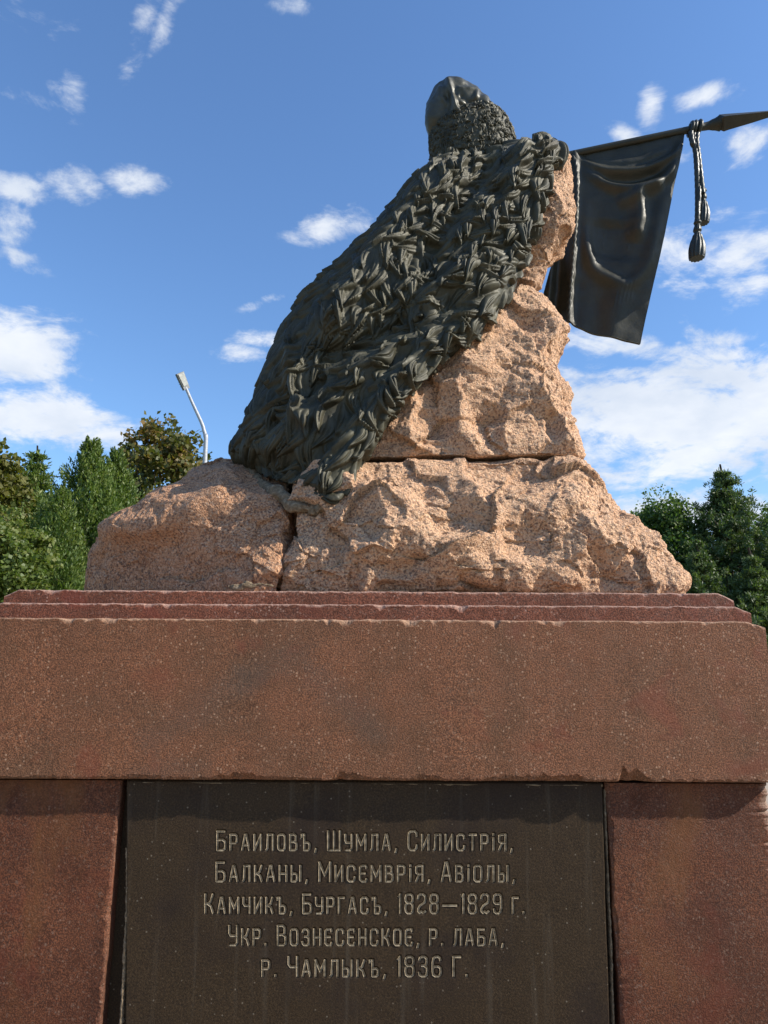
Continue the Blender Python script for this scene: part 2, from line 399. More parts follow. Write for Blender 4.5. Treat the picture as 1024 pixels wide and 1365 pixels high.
def tube(path, rad, n=12, closed_ends=True, twist=None):
    """path: list of points, rad: float or list, twist: (lobes, pitch, amount) for rope strands"""
    Q = np.asarray([tuple(p) for p in path], float); m = len(Q); rad = np.full(m, rad) if np.isscalar(rad) else np.asarray(rad, float)
    T = np.gradient(Q, axis=0); T /= np.linalg.norm(T, axis=1, keepdims=True) + 1e-9
    up = np.array([0, 1.0, 0.02]); V = []; d = np.r_[0, np.cumsum(np.linalg.norm(np.diff(Q, axis=0), axis=1))]
    th = np.linspace(0, 2*math.pi, n, endpoint=False)
    for i in range(m):
        a = np.cross(T[i], up); a /= np.linalg.norm(a) + 1e-9; b = np.cross(a, T[i])
        r = rad[i] * np.ones(n)
        if twist: r = r * (1 - twist[2] + twist[2] * 2 * np.abs(np.sin((twist[0] * th + 2*math.pi * d[i] / twist[1]) / 2)))
        V.append(Q[i] + r[:, None] * (np.cos(th)[:, None] * a + np.sin(th)[:, None] * b))
    V = np.concatenate(V); Fs = [tuple(q) for q in grid_faces(m, n)]
    if closed_ends: Fs += [tuple(range(n)), tuple(range((m-1)*n, m*n))[::-1]]
    return V, Fs
class MB:
    def __init__(s): s.V = []; s.F = []; s.n = 0
    def add(s, V, Fs):
        s.V.append(np.asarray(V, float)); s.F += [tuple(int(i) + s.n for i in f) for f in Fs]; s.n += len(V); return s
    def box(s, x0, x1, y0, y1, z0, z1):
        V = [(x, y, z) for x in (x0, x1) for y in (y0, y1) for z in (z0, z1)]
        return s.add(V, [(0,1,3,2), (4,6,7,5), (0,4,5,1), (2,3,7,6), (0,2,6,4), (1,5,7,3)])
    def build(s, name, mat, parent=None, smooth=True): return mesh_obj(name, np.concatenate(s.V), s.F, mat, parent, smooth)

# ------------------------------------------------------------------ ground
def sheet(name, x0, x1, y0, y1, z, mat):
    return tag(mesh_obj(name, [(x0,y0,z),(x1,y0,z),(x1,y1,z),(x0,y1,z)], [(0,1,2,3)], mat, smooth=False), kind='structure')
sheet('ground', -1500, 1500, -1500, 1500, 0.0, 'grass')
sheet('pavement', -22, 22, -26, 11, 0.004, 'paving')  # unseen plaza, widened and warm-toned to bounce light onto the shaded stone

# ------------------------------------------------------------------ pedestal
def noise1(x, sc, s, oct=4): return fbm(np.stack([x * sc, x * 0 + s * 3.1, x * 0 + .37], 1), oct, s)
def sweep_block(name, mat, parent, axis, t0, t1, lo, hi, yf, yb, clo, chi, n=500, rough=.0015, seed=0, endc=None, csc=60, wear_highlight=(.15, 1.0)):
    """stone with chipped arrises. axis X: length along x, lo/hi are z arrays or numbers; axis Z: length along z, lo/hi are x.
    clo/chi: chamfer size arrays at the front-lo / front-hi arris."""
    t = np.linspace(t0, t1, n)
    A = lambda q: q(t) if callable(q) else np.full(n, float(q))
    lo, hi, clo, chi, yf_ = A(lo), A(hi), A(clo), A(chi), A(yf)
    m = 9; rings = []
    g = lambda s_, sc=None: noise1(t, sc or csc, seed + s_, 5 if csc > 30 else 2)
    gf = noise1(t, 3.0, seed + 77, 3)
    ys, ws = [], []
    def add(y, w_): ys.append(y); ws.append(w_)
    add(np.full(n, yb), lo + .004)
    add(yf_ + clo * .8 + .02, lo + 0 * t)
    add(yf_ + clo * (.75 + .2 * g(1)), lo + clo * .05)
    add(yf_ + clo * (.30 + .14 * g(2)), lo + clo * (.45 + .2 * g(3)))
    add(yf_ + .0012 * g(9, 20), lo + clo * (1.0 + .25 * g(4)))
    for q in np.linspace(.06, .94, 10): add(yf_ + rough * gf + rough * .35 * noise1(t, 3, seed + 50 + int(q * 3), 2), (lo + clo * 1.3) + (hi - chi * 1.35 - lo - clo * 1.3) * q)
    add(yf_ + .0012 * g(8, 20), hi - chi * (1.0 + .3 * g(5)))
    add(yf_ + chi * (.28 + .14 * g(6)), hi - chi * (.35 + .15 * g(7)))
    add(yf_ + chi * 1.0, hi + 0 * t)
    add(yf_ + chi * 1.0 + .03, hi + 0 * t)
    add(np.full(n, yb), hi + 0 * t)
    k = len(ys); Y = np.stack(ys, 1); Wd = np.stack(ws, 1)
    # keep the section ordered on narrow stones
    V = np.zeros((n, k, 3)); V[:, :, 1] = Y
    if axis == 'X': V[:, :, 0] = t[:, None]; V[:, :, 2] = Wd
    else: V[:, :, 2] = t[:, None]; V[:, :, 0] = Wd
    if endc:                                  # cut the front corners at both ends
        c = endc; d0 = np.clip(1 - (t - t0) / c, 0, 1); d1 = np.clip(1 - (t1 - t) / c, 0, 1); cut = np.maximum(d0, d1)[:, None]
        V[:, :, 1] = np.where(Y < yf_[:, None] + c, np.maximum(Y, yf_[:, None] + cut * c * .8), Y)
    Fs = [tuple(q) for q in grid_faces(n, k)]
    if axis == 'Z': Fs = [f[::-1] for f in Fs]
    Fs += [tuple(range(k))[::-1], tuple(range((n-1)*k, n*k))]
    wr = np.zeros((n, k)); wr[:, 3] = wear_highlight[0]; wr[:, 2] = wear_highlight[0]; wr[:, k-4:k-1] = wear_highlight[1]  # arrises tinted paler: broken stone plus a painted sunlit edge highlight
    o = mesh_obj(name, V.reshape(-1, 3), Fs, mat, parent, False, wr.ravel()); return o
ped = thing('pedestal', 'brown and red granite pedestal with stepped top and dark inscribed stone panel', 'pedestal')
CXP = P(491, 800, 0).x
zc_top = P(512, 826, 0).z; zc_bot = P(512, 1041, 0).z
xr = P(1031, 940, 0).x; xl = 2 * CXP - xr; DEP = 2.6
def chips(seed, base, amp, freq=9, thr=.35, extra=()):
    def fn(t):
        q = np.clip(noise1(t, freq, seed, 3) - thr, 0, 1); r = base * (1 + .5 * noise1(t, 45, seed + 5, 4)) + amp * q ** 1.2 * 2
        for (c, wd, a) in extra: r = r + a * np.exp(-((t - c) / wd) ** 2)
        return np.maximum(r, .001)
    return fn
def endrop(x0, x1, z, drop, wd):
    return lambda t: z - drop * (np.clip(1 - (x1 - t) / wd, 0, 1) + np.clip(1 - (t - x0) / wd, 0, 1)) + .002 * noise1(t, 18, 3)
X = lambda px, py=1040, Y=0: P(px, py, Y).x
cb = chips(3, .010, .012, 7, .05, [(X(832), .014, .045), (X(848), .040, .036), (X(700), .10, .012), (X(330), .12, .010)])
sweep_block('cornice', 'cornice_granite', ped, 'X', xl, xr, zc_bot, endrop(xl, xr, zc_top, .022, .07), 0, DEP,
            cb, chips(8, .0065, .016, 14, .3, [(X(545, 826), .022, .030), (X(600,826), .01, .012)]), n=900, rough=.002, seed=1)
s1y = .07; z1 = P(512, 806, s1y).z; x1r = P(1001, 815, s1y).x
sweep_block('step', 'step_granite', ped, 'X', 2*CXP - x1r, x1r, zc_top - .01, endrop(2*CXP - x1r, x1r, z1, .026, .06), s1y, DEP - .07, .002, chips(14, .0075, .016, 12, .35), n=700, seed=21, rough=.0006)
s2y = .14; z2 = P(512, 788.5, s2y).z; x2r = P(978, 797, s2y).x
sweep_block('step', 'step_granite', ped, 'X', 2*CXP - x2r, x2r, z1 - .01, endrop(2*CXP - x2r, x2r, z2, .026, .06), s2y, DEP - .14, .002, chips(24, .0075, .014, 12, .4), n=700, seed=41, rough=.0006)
ZT = z2
# lower storey: two corner stones and the inscribed panel between
wy = .048
zb0 = .16
def edge_line(px0, py0, px1, py1, Y, amp, seed, sc=7):
    a = P(px0, py0, Y); b = P(px1, py1, Y)
    return lambda t: a.x + (b.x - a.x) * (t - a.z) / (b.z - a.z) + amp * noise1(t, sc, seed, 4)
zt_w = zc_bot - .010
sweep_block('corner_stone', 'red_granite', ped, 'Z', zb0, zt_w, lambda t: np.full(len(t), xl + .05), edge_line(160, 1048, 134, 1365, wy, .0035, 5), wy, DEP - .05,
            .012, chips(33, .011, .010, 4, .1), n=420, rough=.003, seed=61, csc=16, wear_highlight=(.1, .12))
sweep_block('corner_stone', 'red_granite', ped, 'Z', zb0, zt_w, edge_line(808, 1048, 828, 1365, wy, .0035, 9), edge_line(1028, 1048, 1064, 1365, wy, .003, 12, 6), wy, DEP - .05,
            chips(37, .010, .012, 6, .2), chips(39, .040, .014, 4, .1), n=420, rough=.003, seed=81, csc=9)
# core behind the panel
MB().box(xl + .2, xr - .2, .12, DEP - .2, zb0, zc_bot - .012).build('core', 'dark_stone', ped, False)
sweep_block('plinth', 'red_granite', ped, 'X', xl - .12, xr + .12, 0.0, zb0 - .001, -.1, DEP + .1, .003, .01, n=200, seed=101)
# mortar strips
def strip(name, pts, wd, Y, seed):
    V = []; m = len(pts)
    Q = np.array([tuple(P(x, y, Y)) for x, y in pts]); q = np.linspace(0, m - 1, 160); Q = np.stack([np.interp(q, range(m), Q[:, j]) for j in range(3)], 1)
    T = np.gradient(Q, axis=0); T /= np.linalg.norm(T, axis=1, keepdims=True); Nn = np.stack([T[:, 2], T[:, 0]*0, -T[:, 0]], 1)
    L = np.arange(160) * .05
    for k, (s, dy) in enumerate(((-1, .02), (-.7, 0), (0, -.004), (.7, 0), (1, .02))):
        ww = wd * (1 + .5 * noise1(L, 4, seed + k, 4))
        p = Q + Nn * (s * ww)[:, None]; p[:, 1] += dy + .003 * noise1(L, 5, seed + 9 + k); V.append(p)
    V = np.stack(V, 1).reshape(-1, 3); return mesh_obj(name, V, [tuple(f) for f in grid_faces(160, 5, False)], 'mortar', ped)
strip('mortar', [(169, 1130), (170, 1190), (166, 1270), (161, 1365)], .0075, wy + .012, 3)
strip('mortar', [(190, 1043), (400, 1044), (600, 1045.5), (803, 1047)], .006, wy + .010, 7)
strip('mortar', [(806, 1052), (810, 1150), (815, 1260), (818, 1365)], .0045, wy + .016, 13)

# ---- lettering strokes
G = {
'О': (.46, [[(.12,1),(.34,1),(.44,.9),(.46,.7),(.46,.3),(.44,.1),(.34,0),(.12,0),(.02,.1),(0,.3),(0,.7),(.02,.9),(.12,1)]]),
'С': (.46, [[(.46,.74),(.44,.9),(.34,1),(.13,1),(.02,.9),(0,.7),(0,.3),(.02,.1),(.13,0),(.34,0),(.44,.1),(.46,.26)]]),
'Б': (.44, [[(.40,1),(0,1),(0,0),(.3,0),(.42,.08),(.44,.25),(.42,.45),(.3,.54),(0,.54)]]),
'Р': (.44, [[(0,0),(0,1),(.3,1),(.42,.92),(.44,.74),(.42,.54),(.3,.46),(0,.46)]]),
'А': (.48, [[(0,0),(.2,1),(.28,1),(.48,0)], [(.07,.32),(.41,.32)]]),
'И': (.44, [[(0,1),(0,0),(.44,1),(.44,0)]]),
'Л': (.46, [[(0,0),(.08,.12),(.12,1),(.46,1),(.46,0)]]),
'В': (.44, [[(0,0),(0,1),(.27,1),(.38,.9),(.38,.62),(.27,.53),(0,.53)], [(.27,.53),(.42,.44),(.44,.25),(.42,.08),(.3,0),(0,0)]]),
'Ъ': (.52, [[(0,.84),(0,1),(.16,1),(.16,0),(.40,0),(.5,.08),(.52,.25),(.5,.4),(.40,.48),(.16,.48)]]),
'Ш': (.66, [[(0,1),(0,0),(.66,0),(.66,1)], [(.33,0),(.33,1)]]),
'У': (.44, [[(0,1),(0,.62),(.08,.48),(.44,.48)], [(.44,1),(.44,.12),(.34,0),(.04,0)]]),
'М': (.58, [[(0,0),(0,1),(.29,.3),(.58,1),(.58,0)]]),
'Т': (.46, [[(0,1),(.46,1)], [(.23,1),(.23,0)]]),
'І': (.06, [[(.03,.78),(.03,0)], [(.03,1.04),(.03,.96)]]),
'Я': (.44, [[(.44,0),(.44,1),(.14,1),(.02,.92),(0,.73),(.02,.56),(.14,.47),(.44,.47)], [(.2,.47),(0,0)]]),
'К': (.44, [[(0,0),(0,1)], [(.42,1),(.3,.62),(.12,.5),(0,.5)], [(.14,.5),(.32,.36),(.44,0)]]),
'Н': (.44, [[(0,0),(0,1)], [(.44,0),(.44,1)], [(0,.5),(.44,.5)]]),
'Ы': (.56, [[(0,1),(0,0),(.24,0),(.33,.08),(.35,.24),(.33,.42),(.24,.5),(0,.5)], [(.56,1),(.56,0)]]),
'Е': (.42, [[(.42,.86),(.38,1),(.12,1),(0,.88),(0,.12),(.12,0),(.38,0),(.42,.14)], [(0,.52),(.32,.52)]]),
'Г': (.36, [[(0,0),(0,1),(.36,1)]]),
'Ч': (.44, [[(0,1),(0,.62),(.1,.48),(.44,.48)], [(.44,1),(.44,0)]]),
'З': (.44, [[(0,.8),(.06,.94),(.14,1),(.3,1),(.4,.9),(.42,.76),(.4,.62),(.28,.54),(.14,.54)], [(.28,.54),(.42,.44),(.44,.25),(.42,.08),(.32,0),(.12,0),(.03,.07),(0,.2)]]),
'1': (.12, [[(0,.86),(.1,1),(.1,0)]]),
'8': (.42, [[(.12,.54),(.02,.64),(0,.8),(.04,.94),(.14,1),(.28,1),(.38,.94),(.42,.8),(.40,.64),(.30,.54),(.12,.54),(.02,.44),(0,.26),(.03,.08),(.13,0),(.29,0),(.39,.08),(.42,.26),(.40,.44),(.30,.54)]]),
'2': (.42, [[(0,.76),(.03,.92),(.13,1),(.29,1),(.39,.92),(.42,.76),(.38,.58),(.12,.40),(.02,.24),(.02,.1),(.1,.02),(.2,.08),(.3,.02),(.42,.1)]]),
'9': (.42, [[(.02,.2),(.05,.07),(.14,0),(.28,0),(.38,.08),(.42,.3),(.42,.75),(.39,.93),(.29,1),(.13,1),(.03,.93),(0,.76),(.03,.58),(.13,.5),(.3,.5),(.42,.6)]]),
'3': (.42, [[(.0,.82),(.05,.95),(.14,1),(.28,1),(.38,.92),(.4,.76),(.37,.62),(.26,.54),(.14,.54)], [(.26,.54),(.40,.44),(.42,.26),(.39,.07),(.29,0),(.13,0),(.03,.06),(0,.18)]]),
'6': (.42, [[(.40,.82),(.37,.94),(.28,1),(.14,1),(.04,.92),(0,.7),(0,.25),(.03,.07),(.13,0),(.29,0),(.39,.07),(.42,.24),(.39,.42),(.29,.5),(.12,.5),(0,.4)]]),
'—': (.95, [[(0,.5),(.95,.5)]]), ',': (.10, [[(.08,.07),(.02,-.16)]]), '.': (.08, [[(.04,.07),(.04,0)]]), ' ': (.12, []),
}
LINES = [("*БРАИЛОВЪ, *ШУМЛА, *СИЛИСТРІЯ,", 290, 683, 1133, 20.5), ("*БАЛКАНЫ, *МИСЕМВРІЯ, *АВІОЛЫ,", 289, 686, 1174.5, 20.5),
         ("*КАМЧИКЪ, *БУРГАСЪ, *1*8*2*8—*1*8*2*9 Г.", 274, 699, 1217, 20.5), ("*УКР. *ВОЗНЕСЕНСКОЕ, Р. ЛАБА,", 306, 671, 1259.5, 21),
         ("Р. *ЧАМЛЫКЪ, *1*8*3*6 *Г.", 350, 623, 1301, 21)]
py_panel = wy + .006
strokes = []; glyphs = []
for txt, xa, xb, base, h in LINES:
    items = []; big = False
    for ch in txt:
        if ch == '*': big = True; continue
        items.append((ch, 1.22 if big else 1.0)); big = False
    gap = .33; tot = sum(G[c][0] * s for c, s in items) + gap * (len(items) - 1)
    sx = (xb - xa) / tot; x = xa
    for c, s in items:
        wd, sts = G[c]
        gs = [[P(x + a * s * sx * .97, base - b * s * h, py_panel) for a, b in st] for st in sts]; strokes += gs
        if gs: glyphs.append(gs)
        x += (wd * s + gap) * sx
# panel: fine grid, grooves sunk under the letters
nx, nz = 880, 460
zt_p = zc_bot - .006; zb_p = zb0 + .002
eL = edge_line(168, 1048, 166, 1365, py_panel, .0015, 15, 9); eR = edge_line(804, 1048, 814, 1365, py_panel, .0015, 19, 9)
zz = np.r_[np.linspace(zt_p, P(500, 1100, py_panel).z, 40, endpoint=False), np.linspace(P(500, 1100, py_panel).z, P(500, 1312, py_panel).z, 330, endpoint=False), np.linspace(P(500, 1312, py_panel).z, zb_p, 90)]
Xl, Xr = eL(zz), eR(zz); q = np.linspace(0, 1, nx)
GX = Xl[:, None] + (Xr - Xl)[:, None] * q; GZ = np.repeat(zz[:, None], nx, 1); D = np.full(GX.shape, 9.0)
for st in strokes:
    for a, b in zip(st[:-1], st[1:]):
        x0, x1_ = min(a.x, b.x) - .02, max(a.x, b.x) + .02; zlo, zhi = min(a.z, b.z) - .02, max(a.z, b.z) + .02
        r = np.where((zz > zlo) & (zz < zhi))[0]
        if not len(r): continue
        c0 = int((x0 - Xl.min()) / (Xr.max() - Xl.min()) * nx) - 12; c1 = int((x1_ - Xl.min()) / (Xr.max() - Xl.min()) * nx) + 12
        c0 = max(c0, 0); sl_ = (slice(r[0], r[-1] + 1), slice(c0, c1)); gx = GX[sl_]; gz = GZ[sl_]
        dx, dz_ = b.x - a.x, b.z - a.z; L2 = dx*dx + dz_*dz_ + 1e-12
        tt = np.clip(((gx - a.x) * dx + (gz - a.z) * dz_) / L2, 0, 1)
        D[sl_] = np.minimum(D[sl_], np.hypot(gx - a.x - tt * dx, gz - a.z - tt * dz_))
SW = .0042                                       # half width of a letter stroke
gy = py_panel + .007 * np.clip(1.25 - D / (SW + .0018), 0, 1)
pp = np.stack([GX.ravel(), GZ.ravel() * 0, GZ.ravel()], 1)
gy = gy + (.0012 * fbm(pp * 7, 3, 5)).reshape(gy.shape)
edge = np.minimum(np.minimum(GX - Xl[:, None], Xr[:, None] - GX), zt_p - GZ)
gy = gy + .012 * np.clip(1 - edge / (.006), 0, 1)
V = np.stack([GX, gy, GZ], -1).reshape(-1, 3)
nzz = len(zz); Fg = grid_faces(nzz, nx, False)
# rim back
rim = np.r_[np.arange(nx), np.arange(1, nzz) * nx + nx - 1, (nzz - 1) * nx + np.arange(nx - 2, -1, -1), np.arange(nzz - 2, 0, -1) * nx]
Vr = V[rim].copy(); Vr[:, 1] = .13; nb = len(V); k = np.arange(len(rim)); k2 = (k + 1) % len(rim)
Fr = np.stack([rim[k], nb + k, nb + k2, rim[k2]], 1)
panel = mesh_obj('inscription_panel', np.r_[V, Vr], np.r_[Fg[:, ::-1], Fr], 'dark_stone', ped)
for gs in glyphs:                                # V-shaped groove lining, one object per letter
    L = MB()
    for st in gs:
        for i, (p0, p1) in enumerate(zip(st[:-1], st[1:])):
            A = np.array([p0.x, p0.z]); B = np.array([p1.x, p1.z]); T = (B - A) / (np.linalg.norm(B - A) + 1e-9); Nn = np.array([T[1], -T[0]])
            A = A - T * SW * .55; B = B + T * SW * .55; Vs = []
            for sgn, dy in ((-1.0, -.0012), (0, .0020), (1.0, -.0012)):
                for q_ in (A, B): Vs.append((q_[0] + Nn[0] * sgn * SW, py_panel + dy + .00012 * (i % 3), q_[1] + Nn[1] * sgn * SW))
            L.add(Vs, [(0, 1, 3, 2), (2, 3, 5, 4)])
    L.build('letter', 'letter_stone', panel, False)

# ------------------------------------------------------------------ boulders
def rock_disp(V, N, seed, sc=1.0, amp=1.0, scoops=(), flat_bottom=None):
    w1 = V + .06 * np.stack([fbm(V * 3, 3, seed), fbm(V * 3, 3, seed + 7), fbm(V * 3, 3, seed + 13)], 1)
    f1, f2 = worley(w1 * np.array([3.4, 3.4, 2.8]) * sc, seed); g1, g2 = worley(w1 * 9 * sc + 3.3, seed + 31)
    d = .105 * (np.clip(f1, 0, 1) ** 2 - .3) + .010 * (g1 ** 2 - .3) + .046 * facets(w1 * 4.0 * sc + 1.7, seed + 51) + .016 * facets(w1 * 11 * sc, seed + 61)
    d += .020 * fbm(V * 4, 3, seed + 3) + .007 * fbm(V * 16, 3, seed + 5) + .0045 * fbm(V * 60, 2, seed + 9) + .003 * (1 - np.clip(worley(V * 45, seed + 40)[0], 0, 1))
    d *= amp
    for (px, py, Y, rx, rz, dep) in scoops:
        c = np.array(P(px, py, Y)); V2 = w1 + .05 * np.stack([fbm(V * 5, 2, seed + 61)] * 3, 1); q = (np.abs(V2[:, 0] - c[0]) / rx) ** 2.6 + (np.abs(V2[:, 2] - c[2]) / rz) ** 2.2
        d -= dep * np.clip(1 - q, 0, 1) ** 1.1 * np.clip(-N[:, 1] * 3, 0, 1)
    return d
def rock(name, mat, rows, nv, nu, seed, label, amp=1.0, scoops=(), e=.72, sc=1.0, round_top=.02, bottom=True, polys=()):
    V, n1_, n2_ = loft(rows, nv, nu, e, round_top=round_top)
    N = normals(V, n1_, n2_)
    c = V.mean(0); 
    if np.mean(np.sum(N * (V - c), 1)) < 0: N = -N
    d = rock_disp(V, N, seed, sc, amp, scoops) + ridge(V, N, polys)
    # joints stay tight: less relief on the caps
    cap = np.ones(n1_); cap[:14] = np.linspace(0, .5, 14); cap[14:34] = np.linspace(.5, 1, 20)
    cap[-14:] = np.linspace(.4, 0, 14); cap[-28:-14] = np.linspace(1, .4, 14)
    V = V + N * (d * np.repeat(cap, n2_))[:, None]
    Fq = grid_faces(n1_, n2_)
    o = mesh_obj(name, V, Fq[:, ::-1], mat); tag(o, label, 'boulder'); return o, V, N
YL = .50
lower_rows = [((408,632,.62), (776,616,.62), .10, 1.5), ((402,645,.60), (793,641,.60), .14, 1.6), ((396,664,.58), (814,668,.58), .19, 1.6), ((390,690,.55), (843,692,.55), .22, 1.65),
              ((386,716,.52), (870,722,.52), .22, 1.7), ((382,745,.50), (882,748,.50), .21, 1.7), ((379,770,.49), (897,775,.49), .20, 1.7), ((377,786,.48), (899,788,.48), .17, 1.7), ((376,797,.48), (895,801,.48), .13, 1.7)]
rk_lower, _, _ = rock('lower_boulder', 'rock_tan', lower_rows, 280, 760, 5, 'broad pinkish tan granite boulder at lower right, carrying the upper boulder', 1.0,
     scoops=[(600,685,.35,.15,.10,.05), (700,710,.35,.12,.13,.04), (800,755,.35,.16,.09,.05), (455,720,.35,.07,.13,.04), (520,665,.4,.16,.07,-.04), (760,670,.4,.16,.08,-.03), (545,760,.35,.14,.06,.04)])
upper_rows = [((712,206,1.03), (746,200,1.03), .06, .22), ((702,222,1.03), (757,214,1.03), .12, .28), ((690,252,1.01), (763,250,1.01), .16, .33), ((672,300,1.0), (766,300,1.0), .17, .35), ((660,325,.99), (759,322,.99), .15, .36),
              ((650,345,.98), (738,340,.98), .11, .36), ((640,368,.97), (717,362,.97), .06, .36), ((630,390,.95), (708,390,.95), .06, .4), ((610,410,.92), (733,408,.92), .13, .5), ((585,438,.89), (749,438,.89), .19, .6),
              ((560,470,.86), (751,470,.86), .21, .7), ((535,495,.82), (747,492,.82), .20, .8), ((505,525,.78), (762,522,.78), .20, .9), ((480,560,.73), (767,560,.73), .18, 1.1), ((455,592,.67), (772,592,.67), .14, 1.2), ((440,618,.63), (776,609,.63), .09, 1.3)]
rk_upper, _, _ = rock('upper_boulder', 'rock_tan', upper_rows, 380, 560, 12, 'tall tapering pinkish tan granite boulder rising beside the fur cloak to an overhanging point', .85,
     scoops=[(585,560,.62,.13,.15,.07), (655,570,.62,.095,.16,.065), (728,575,.65,.06,.13,.045), (640,490,.7,.12,.07,-.03), (700,445,.75,.09,.09,.03), (560,615,.6,.2,.04,-.03)], e=.7)
left_rows = [((292,613,1.10), (372,622,.92), .05, .7), ((270,619,1.02), (380,636,.84), .08, .8), ((236,641,.92), (388,655,.72), .11, 1.0), ((190,668,.84), (387,680,.60), .13, 1.1), ((149,698,.88), (382,708,.50), .13, 1.25),
             ((129,724,.95), (379,733,.44), .11, 1.3), ((119,752,1.0), (375,758,.43), .10, 1.35), ((113,778,1.0), (371,780,.43), .09, 1.35), ((113,808,1.0), (369,797,.43), .08, 1.35)]
rk_left, _, _ = rock('left_boulder', 'rock_pink', left_rows, 260, 520, 23, 'rounded reddish granite boulder at lower left with vertical crack at its right side', .5, e=.66, polys=[
     ([(160,706),(215,700),(285,665),(300,640)], 16, .05), ([(240,690),(225,730)], 12, -.02), ([(330,775),(365,760)], 9, .02)])
# mortar bed under the cloak hem, on the left boulder
def blob_patch(name, pts, rad, parent, mat, seed):
    m = MB()
    Q = np.array([tuple(P(*p)) for p in pts]); Q = cr(Q, 90)
    V, Fs = tube(Q, rad * np.sin(np.linspace(.25, math.pi - .25, 90)) ** .5, 24)
    N = V - np.repeat(Q, 24, 0); N /= np.linalg.norm(N, axis=1, keepdims=True)
    V = V + N * (.020 * fbm(V * 11, 4, seed) + .010 * fbm(V * 34, 3, seed + 2))[:, None]
    V[:, 1] = np.repeat(Q[:, 1], 24) + (V[:, 1] - np.repeat(Q[:, 1], 24)) * .6
    return mesh_obj(name, V, Fs, mat, parent)
blob_patch('mortar', [(320,620,.90), (348,642,.72), (385,668,.50), (415,678,.44), (440,680,.44)], .030, rk_left, 'mortar', 3)
blob_patch('mortar', [(305,783,.31), (330,780,.30), (352,779,.30), (366,781,.31)], .015, rk_left, 'mortar', 8)
blob_patch('mortar', [(420,680,.42), (438,668,.42), (452,655,.44)], .026, rk_lower, 'mortar', 18)

# ------------------------------------------------------------------ fur cloak
cl_rows = [((600,232,1.30), (704,200,1.08), .03, .30), ((575,232,1.29), (732,186,1.0), .08, .38), ((545,244,1.25), (742,199,.93), .15, .45), ((510,282,1.20), (731,250,.88), .22, .50), ((479,323,1.16), (711,305,.84), .24, .50),
           ((431,364,1.12), (693,354,.80), .26, .52), ((400,400,1.08), (670,403,.74), .27, .52), ((374,447,1.02), (628,453,.66), .26, .52), ((348,503,.96), (564,504,.57), .23, .50), ((327,556,.92), (518,556,.50), .19, .45),
           ((312,592,.90), (486,604,.46), .15, .40), ((312,609,.88), (465,642,.42), .10, .36), ((324,620,.84), (448,660,.40), .07, .30), ((345,634,.76), (438,667,.39), .05, .25)]
V, a_, b_ = loft(cl_rows, 600, 1000, .9, round_top=.03)
N = normals(V, a_, b_)
if np.mean(np.sum(N * (V - V.mean(0)), 1)) < 0: N = -N
FOLDS = [([(600,215),(560,265),(525,320),(480,375),(440,425)], 20, .075), ([(700,205),(665,270),(625,320),(600,350)], 16, .055), ([(650,355),(600,375),(560,400)], 20, .05),
         ([(735,195),(715,270),(690,335),(645,410),(590,455),(530,510),(480,575),(440,640)], 19, .04),
         ([(670,250),(640,300),(560,385),(500,430),(430,460)], 12, -.06), ([(648,215),(600,290),(560,350)], 11, -.045), ([(600,400),(520,440),(440,480),(400,520)], 15, -.055),
         ([(530,455),(460,475),(430,495)], 8, .035), ([(540,470),(470,530),(430,590),(400,620)], 14, -.05), ([(385,470),(388,520),(400,560)], 9, .04), ([(400,540),(360,600)], 12, .03), ([(415,500),(350,580)], 10, -.03)]
capw = np.ones(a_); capw[:14] = 0; capw[14:95] = np.linspace(0, 1, 81); capw[-14:] = 0; capw[-34:-14] = np.linspace(1, .1, 20); capw = np.repeat(capw, b_)
V = V + N * ((1.1 * ridge(V, N, FOLDS) + .03 * fbm(V * 3.2, 2, 44)) * capw)[:, None]
N = normals(V, a_, b_)
if np.mean(np.sum(N * (V - V.mean(0)), 1)) < 0: N = -N
def lock_mesh(roots, dirs, nrm, Ls, Ws, Hs, seeds, seg=13, ac=9, strands=3.0):
    """wavy tapering tufts laid along a surface; all arrays (n, ...)"""
    n = len(roots); t = np.linspace(0, 1, seg)[None, :, None]; s = np.linspace(-1, 1, ac)[None, None, :]
    side = np.cross(nrm, dirs); side /= np.linalg.norm(side, axis=1, keepdims=True) + 1e-9
    L_ = Ls[:, None, None]; W_ = Ws[:, None, None]; H_ = Hs[:, None, None]; sd = seeds[:, None, None]
    wid = W_ * (np.sin(np.clip(t * .93 + .07, 0, 1) ** .75 * math.pi) ** .75 * .9 + .05)
    bend = W_ * (1.1 * np.sin(t * 2.6 + sd * 6.28) - 1.1 * np.sin(sd * 6.28)) + W_ * (sd * 7 % 1 - .5) * 2.6 * t ** 2
    lift = H_ * (.35 * np.sin(np.clip(t, 0, 1) * math.pi) + .6 * t ** 2 * np.sin(sd * 40) ** 2) - H_ * .30
    prof = (1 - s ** 2) ** .8
    groove = .42 * (.5 + .5 * np.cos(s * math.pi * (strands - .5 + (sd * 3 % 1)) + t * (2.2 * (sd * 5 % 1) + .5) * 2 + sd * 9)) * (1 - s ** 4)
    out = lift + H_ * .85 * (prof * (1.0 - groove * 1.5)) * np.sin(np.clip(t * .9 + .1, 0, 1) * math.pi) ** .5
    out = out - H_ * .9 * np.abs(s) ** 3
    ax = t * L_ + 0 * s; la = bend + wid * s; z = out
    Vv = roots[:, None, None, :] + dirs[:, None, None, :] * ax[..., None] + side[:, None, None, :] * la[..., None] + nrm[:, None, None, :] * z[..., None]
    f = grid_faces(seg, ac, False); Fs = (f[None] + (np.arange(n) * seg * ac)[:, None, None]).reshape(-1, 4)
    return Vv.reshape(-1, 3), Fs
